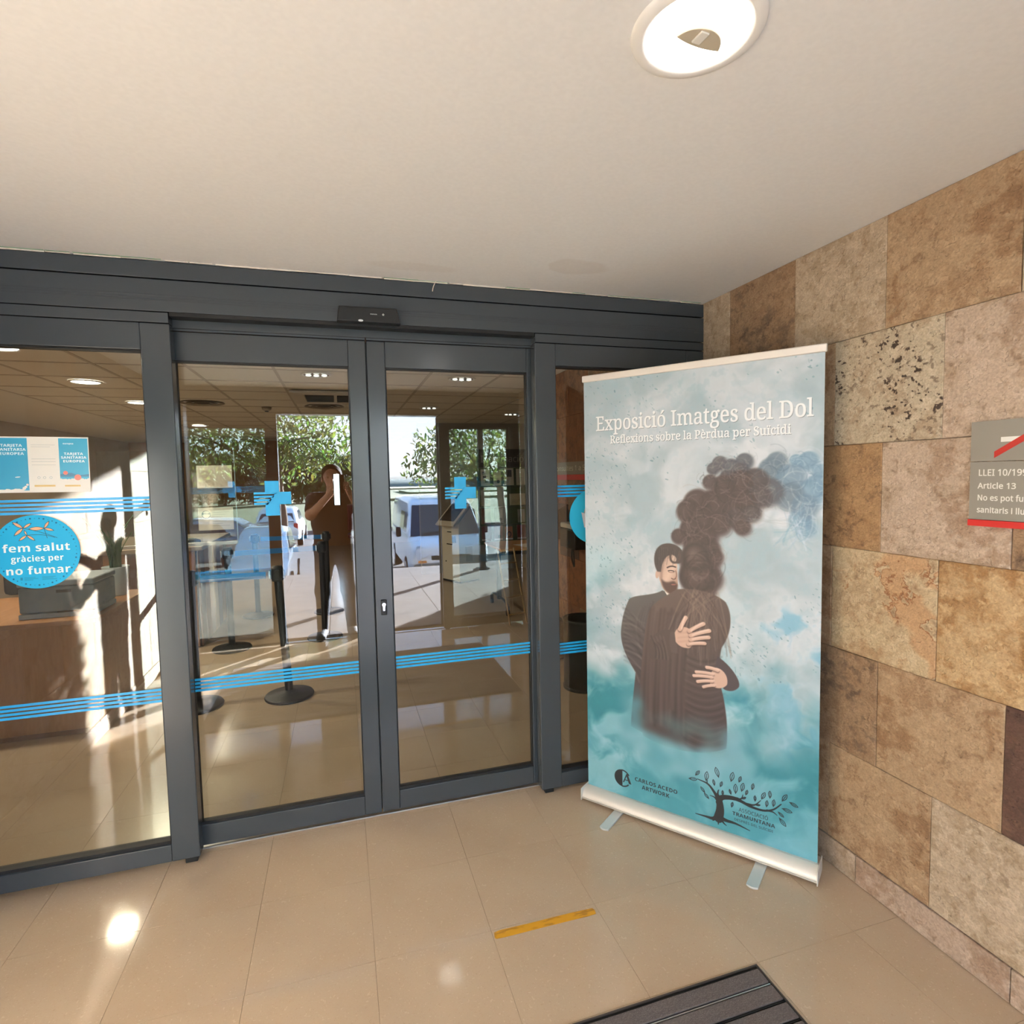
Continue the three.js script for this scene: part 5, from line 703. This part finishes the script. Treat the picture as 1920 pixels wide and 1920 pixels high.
function car(label, x, z, turn, paint) {
  const t = thing('parked_car', label, 'car', [x, GY, z], turn);
  loft([[0.0, 0.7, 0.32, 0.6, 0.4], [0.12, 0.8, 0.24, 0.74, 0.34], [0.9, 0.86, 0.2, 0.9, 0.3, 0.04], [2.0, 0.88, 0.2, 0.96, 0.28, 0.05], [3.5, 0.87, 0.2, 0.98, 0.28, 0.05], [3.95, 0.8, 0.26, 0.9, 0.32], [4.05, 0.72, 0.34, 0.7, 0.4]], paint, t, 'body');
  loft([[0.9, 0.8, 0.8, 0.92, 0.3, 0.05], [1.75, 0.8, 0.8, 1.4, 0.28, 0.2], [2.3, 0.8, 0.8, 1.47, 0.28, 0.2], [3.3, 0.8, 0.8, 1.4, 0.28, 0.2], [3.95, 0.76, 0.8, 0.98, 0.3, 0.1]], paint, t, 'roof');
  part(t, 'windscreen', extrude(shapeOf([[-0.68, 0], [0.68, 0], [0.56, 0.82], [-0.56, 0.82]]), 0.01, 0.002), glassDark, [0, 0.9, 0.93], [1.03, 0, 0]);
  part(t, 'rear_window', extrude(shapeOf([[-0.62, 0], [0.62, 0], [0.54, 0.52], [-0.54, 0.52]]), 0.01, 0.002), glassDark, [0, 0.95, 3.96], [-0.98, 0, 0]);
  for (const s of [-1, 1]) {
    part(t, 'side_window', (() => { const g = extrude(shapeOf([[0.0, 0], [1.75, 0], [1.45, 0.34], [0.5, 0.36]]), 0.008); g.rotateY(-Math.PI / 2); return g; })(), glassDark, [s * 0.775 + 0.004, 0.98, 1.5], [0, 0, s * 0.3]);
    part(t, 'headlamp', box(0.26, 0.13, 0.1, 0.04), lampGlass, [s * 0.6, 0.62, 0.12]); part(t, 'tail_lamp', box(0.14, 0.26, 0.06, 0.02), redLamp, [s * 0.68, 0.76, 3.99]); part(t, 'door_mirror', box(0.16, 0.1, 0.07, 0.025), paint, [s * 0.94, 0.98, 1.3]);
    wheel(t, s * 0.78, 0.29, 0.85, 0.29); wheel(t, s * 0.78, 0.29, 3.3, 0.29);
  }
  part(t, 'bumper', box(1.5, 0.2, 0.12, 0.05), paint, [0, 0.36, 0.02]); part(t, 'grille', box(0.7, 0.08, 0.03, 0.01), M.darkPlastic, [0, 0.56, 0.0]); part(t, 'number_plate', box(0.48, 0.1, 0.01, 0.002), std(0xd8d8d4, 0.5), [0, 0.38, -0.045]);
  return t;
}
car('pale blue white parked car reflected beside the left door post', -1.65, 9.3, 0, phys(0xe2eef2, 0.12, { clearcoat: 1 })).scale.set(0.72, 1, 0.8);
car('silver grey parked car in the row behind the pale blue one', -6.2, 15.6, Math.PI / 2 + 0.05, phys(0x8c949c, 0.2, { metalness: 0.4, clearcoat: 1 }));
car('white parked car showing a red tail lamp beyond the silver car', -2.3, 23.6, Math.PI, phys(0xeaeaea, 0.2, { clearcoat: 1 }));
// ---------- the person taking the photograph, reflected in the glass ----------
function meshField(lo, hi, N, sdf) {
  const mc = new MarchingCubes(N, new THREE.MeshStandardMaterial(), false, false, 120000), S = hi.map((h, i) => h - lo[i]), half = N / 2;
  mc.isolation = 0; const P = (i, k) => lo[k] + S[k] * ((i - half) / half * 0.5 + 0.5);
  for (let z = 0, q = 0; z < N; z++) for (let y = 0; y < N; y++) for (let x = 0; x < N; x++, q++) mc.field[q] = -sdf(P(x, 0), P(y, 1), P(z, 2));
  mc.update(); const n = mc.count, p = new Float32Array(n * 3);
  for (let i = 0; i < n; i++) for (let k = 0; k < 3; k++) p[i * 3 + k] = lo[k] + S[k] * (mc.positionArray[i * 3 + k] * 0.5 + 0.5);
  let g = new THREE.BufferGeometry(); g.setAttribute('position', new THREE.BufferAttribute(p, 3)); g = mergeVertices(g, 1e-4); g.computeVertexNormals(); return g;
}
const cap = (px, py, pz, [ax, ay, az, ra, bx, by, bz, rb]) => { const dx = bx - ax, dy = by - ay, dz = bz - az, t = Math.min(1, Math.max(0, ((px - ax) * dx + (py - ay) * dy + (pz - az) * dz) / (dx * dx + dy * dy + dz * dz))); return Math.hypot(px - ax - dx * t, py - ay - dy * t, pz - az - dz * t) - (ra + (rb - ra) * t); };
const smin = (a, b, k) => { const h = Math.max(k - Math.abs(a - b), 0) / k; return Math.min(a, b) - h * h * k / 4; };
const blend = (list, k) => (x, y, z) => { let d = 9; for (const c of list) d = smin(d, cap(x, y, z, c), k); return d; };
{
  const cx = -0.075, t = thing('person', 'person in a dark T-shirt and trousers holding up a phone, reflected in the door glass', 'person', [cx, 0, 3.08]);
  const legs = [], arms = [], sleeves = [], feet = [];
  for (const s of [-1, 1]) {
    legs.push([s * 0.09, 0.88, 0, 0.088, s * 0.12, 0.47, -0.02, 0.058], [s * 0.12, 0.47, -0.02, 0.058, s * 0.14, 0.09, 0.02, 0.04]);
    feet.push([s * 0.14, 0.05, 0.03, 0.045, s * 0.155, 0.035, -0.14, 0.036]);
    const sh = [s * 0.175, 1.35, 0.01], el = [s * 0.225 + 0.03, 1.22, -0.24], wr = [s * 0.075 + 0.075, 1.435, -0.525];
    sleeves.push([...sh, 0.056, sh[0] + (el[0] - sh[0]) * 0.66, sh[1] + (el[1] - sh[1]) * 0.66, sh[2] + (el[2] - sh[2]) * 0.66, 0.05]);
    arms.push([...sh, 0.05, ...el, 0.041], [...el, 0.041, ...wr, 0.027]);
  }
  const torso = [[-0.06, 0.92, 0, 0.115, -0.07, 1.14, 0.005, 0.105], [0.06, 0.92, 0, 0.115, 0.07, 1.14, 0.005, 0.105], [-0.08, 1.14, 0, 0.11, -0.11, 1.32, 0.01, 0.075], [0.08, 1.14, 0, 0.11, 0.11, 1.32, 0.01, 0.075], [-0.15, 1.355, 0.01, 0.055, 0.15, 1.355, 0.01, 0.055]];
  const neck = [[0, 1.36, 0.01, 0.056, 0, 1.48, -0.01, 0.05]];
  const bodyF = blend([...torso, ...neck, ...legs, ...arms, ...feet], 0.045), geos = [meshField([-0.42, -0.02, -0.58], [0.42, 1.5, 0.24], 100, bodyF)];
  // head: skull, jaw, nose, brows, ears
  const headL = [[0, 1.6, 0.01, 0.085, 0, 1.58, -0.02, 0.08], [0, 1.53, -0.035, 0.062, 0, 1.49, -0.05, 0.04], [0, 1.565, -0.1, 0.013, 0, 1.535, -0.118, 0.015], [-0.035, 1.585, -0.085, 0.014, 0.035, 1.585, -0.085, 0.014], [0, 1.505, -0.088, 0.016, 0, 1.5, -0.088, 0.016], [-0.082, 1.575, 0.01, 0.012, -0.088, 1.53, 0.005, 0.01], [0.082, 1.575, 0.01, 0.012, 0.088, 1.53, 0.005, 0.01], [0, 1.47, 0, 0.05, 0, 1.55, 0, 0.06]];
  const headF = blend(headL, 0.022); geos.push(meshField([-0.13, 1.44, -0.15], [0.13, 1.71, 0.13], 72, headF));
  const HX = 0.075, HZ = 0.34;
  for (const s of [-1, 1]) { // hands: palm beside the phone, four fingers behind it, thumb on the screen side
    const w = [s * 0.075 + HX, 1.435, (-0.185 - HZ)], hx = s * 0.05 + HX, L = [[...w, 0.026, s * 0.058 + HX, 1.475, (-0.205 - HZ), 0.024], [s * 0.058 + HX, 1.475, (-0.205 - HZ), 0.024, s * 0.056 + HX, 1.5, (-0.215 - HZ), 0.02]];
    for (let f = 0; f < 4; f++) { const y = 1.455 + f * 0.0185, l = [0.022, 0.03, 0.034, 0.028][f]; L.push([s * 0.058 + HX, y, (-0.222 - HZ), 0.0098, s * 0.048 + HX, y + 0.004, (-0.248 - HZ), 0.0085], [s * 0.048 + HX, y + 0.004, (-0.248 - HZ), 0.0085, hx - s * l * 0.7, y + 0.006, (-0.2485 - HZ), 0.007]); }
    L.push([s * 0.056 + HX, 1.478, (-0.2 - HZ), 0.012, s * 0.044 + HX, 1.505, (-0.204 - HZ), 0.0095], [s * 0.044 + HX, 1.505, (-0.204 - HZ), 0.0095, s * 0.026 + HX, 1.525, (-0.214 - HZ), 0.008]);
    const f = blend(L, 0.008), c = s * 0.058 + HX; geos.push(meshField([c - 0.07, 1.41, (-0.275 - HZ)], [c + 0.07, 1.55, (-0.14 - HZ)], 56, f));
  }
  const skin = std(0xb98a70, 0.6);
  part(t, 'body', mergeGeometries(geos), skin);
  const shirtF = (x, y, z) => Math.max(blendT(x, y, z) - 0.014, 0.84 - y, y - 1.425 + 1.6 * Math.max(0, 0.07 - Math.hypot(x, z)) * 0), blendT = blend([...torso, ...sleeves], 0.05);
  part(t, 'shirt', meshField([-0.36, 0.8, -0.2], [0.36, 1.46, 0.2], 72, shirtF), std(0x26272c, 0.9));
  const legF = blend([...legs, torso[0], torso[1]], 0.05); part(t, 'trousers', meshField([-0.28, 0.02, -0.2], [0.28, 0.98, 0.2], 84, (x, y, z) => Math.max(legF(x, y, z) - 0.013, 0.055 - y, y - 0.93)), std(0x2b2f3a, 0.9));
  const feetF = blend(feet, 0.02); part(t, 'shoes', meshField([-0.26, -0.01, -0.24], [0.26, 0.14, 0.12], 64, (x, y, z) => Math.max(feetF(x, y, z) - 0.008, 0.002 - y)), std(0x1e1d1f, 0.7));
  part(t, 'hair', meshField([-0.13, 1.5, -0.13], [0.13, 1.73, 0.14], 64, (x, y, z) => Math.max(cap(x, y, z, headL[0]) - 0.012, 1.545 - y, 1.615 - y - (z + 0.055) * 3)), std(0x2b211b, 0.9));
  for (const s of [-1, 1]) { const e = new THREE.SphereGeometry(0.0115, 14, 10); part(t, 'eye', e, std(0x2a211c, 0.2), [s * 0.033, 1.566, -0.094]); }
  const ph = thing('smartphone', 'black smartphone held up in both hands, reflected before the face', 'phone', [0, 1.505, 2.5045]);
  part(ph, 'case', new RoundedBoxGeometry(0.078, 0.165, 0.008, 3, 0.0038), M.darkPlastic, [0, 0, 0.001]); part(ph, 'screen', box(0.07, 0.152, 0.0008, 0.0003), phys(0x101216, 0.08), [0, 0, 0.0054]);
  part(ph, 'camera_bump', new RoundedBoxGeometry(0.026, 0.05, 0.0022, 2, 0.001), M.black, [0.022, 0.045, -0.0036]);
}
renderer.render(scene, camera);
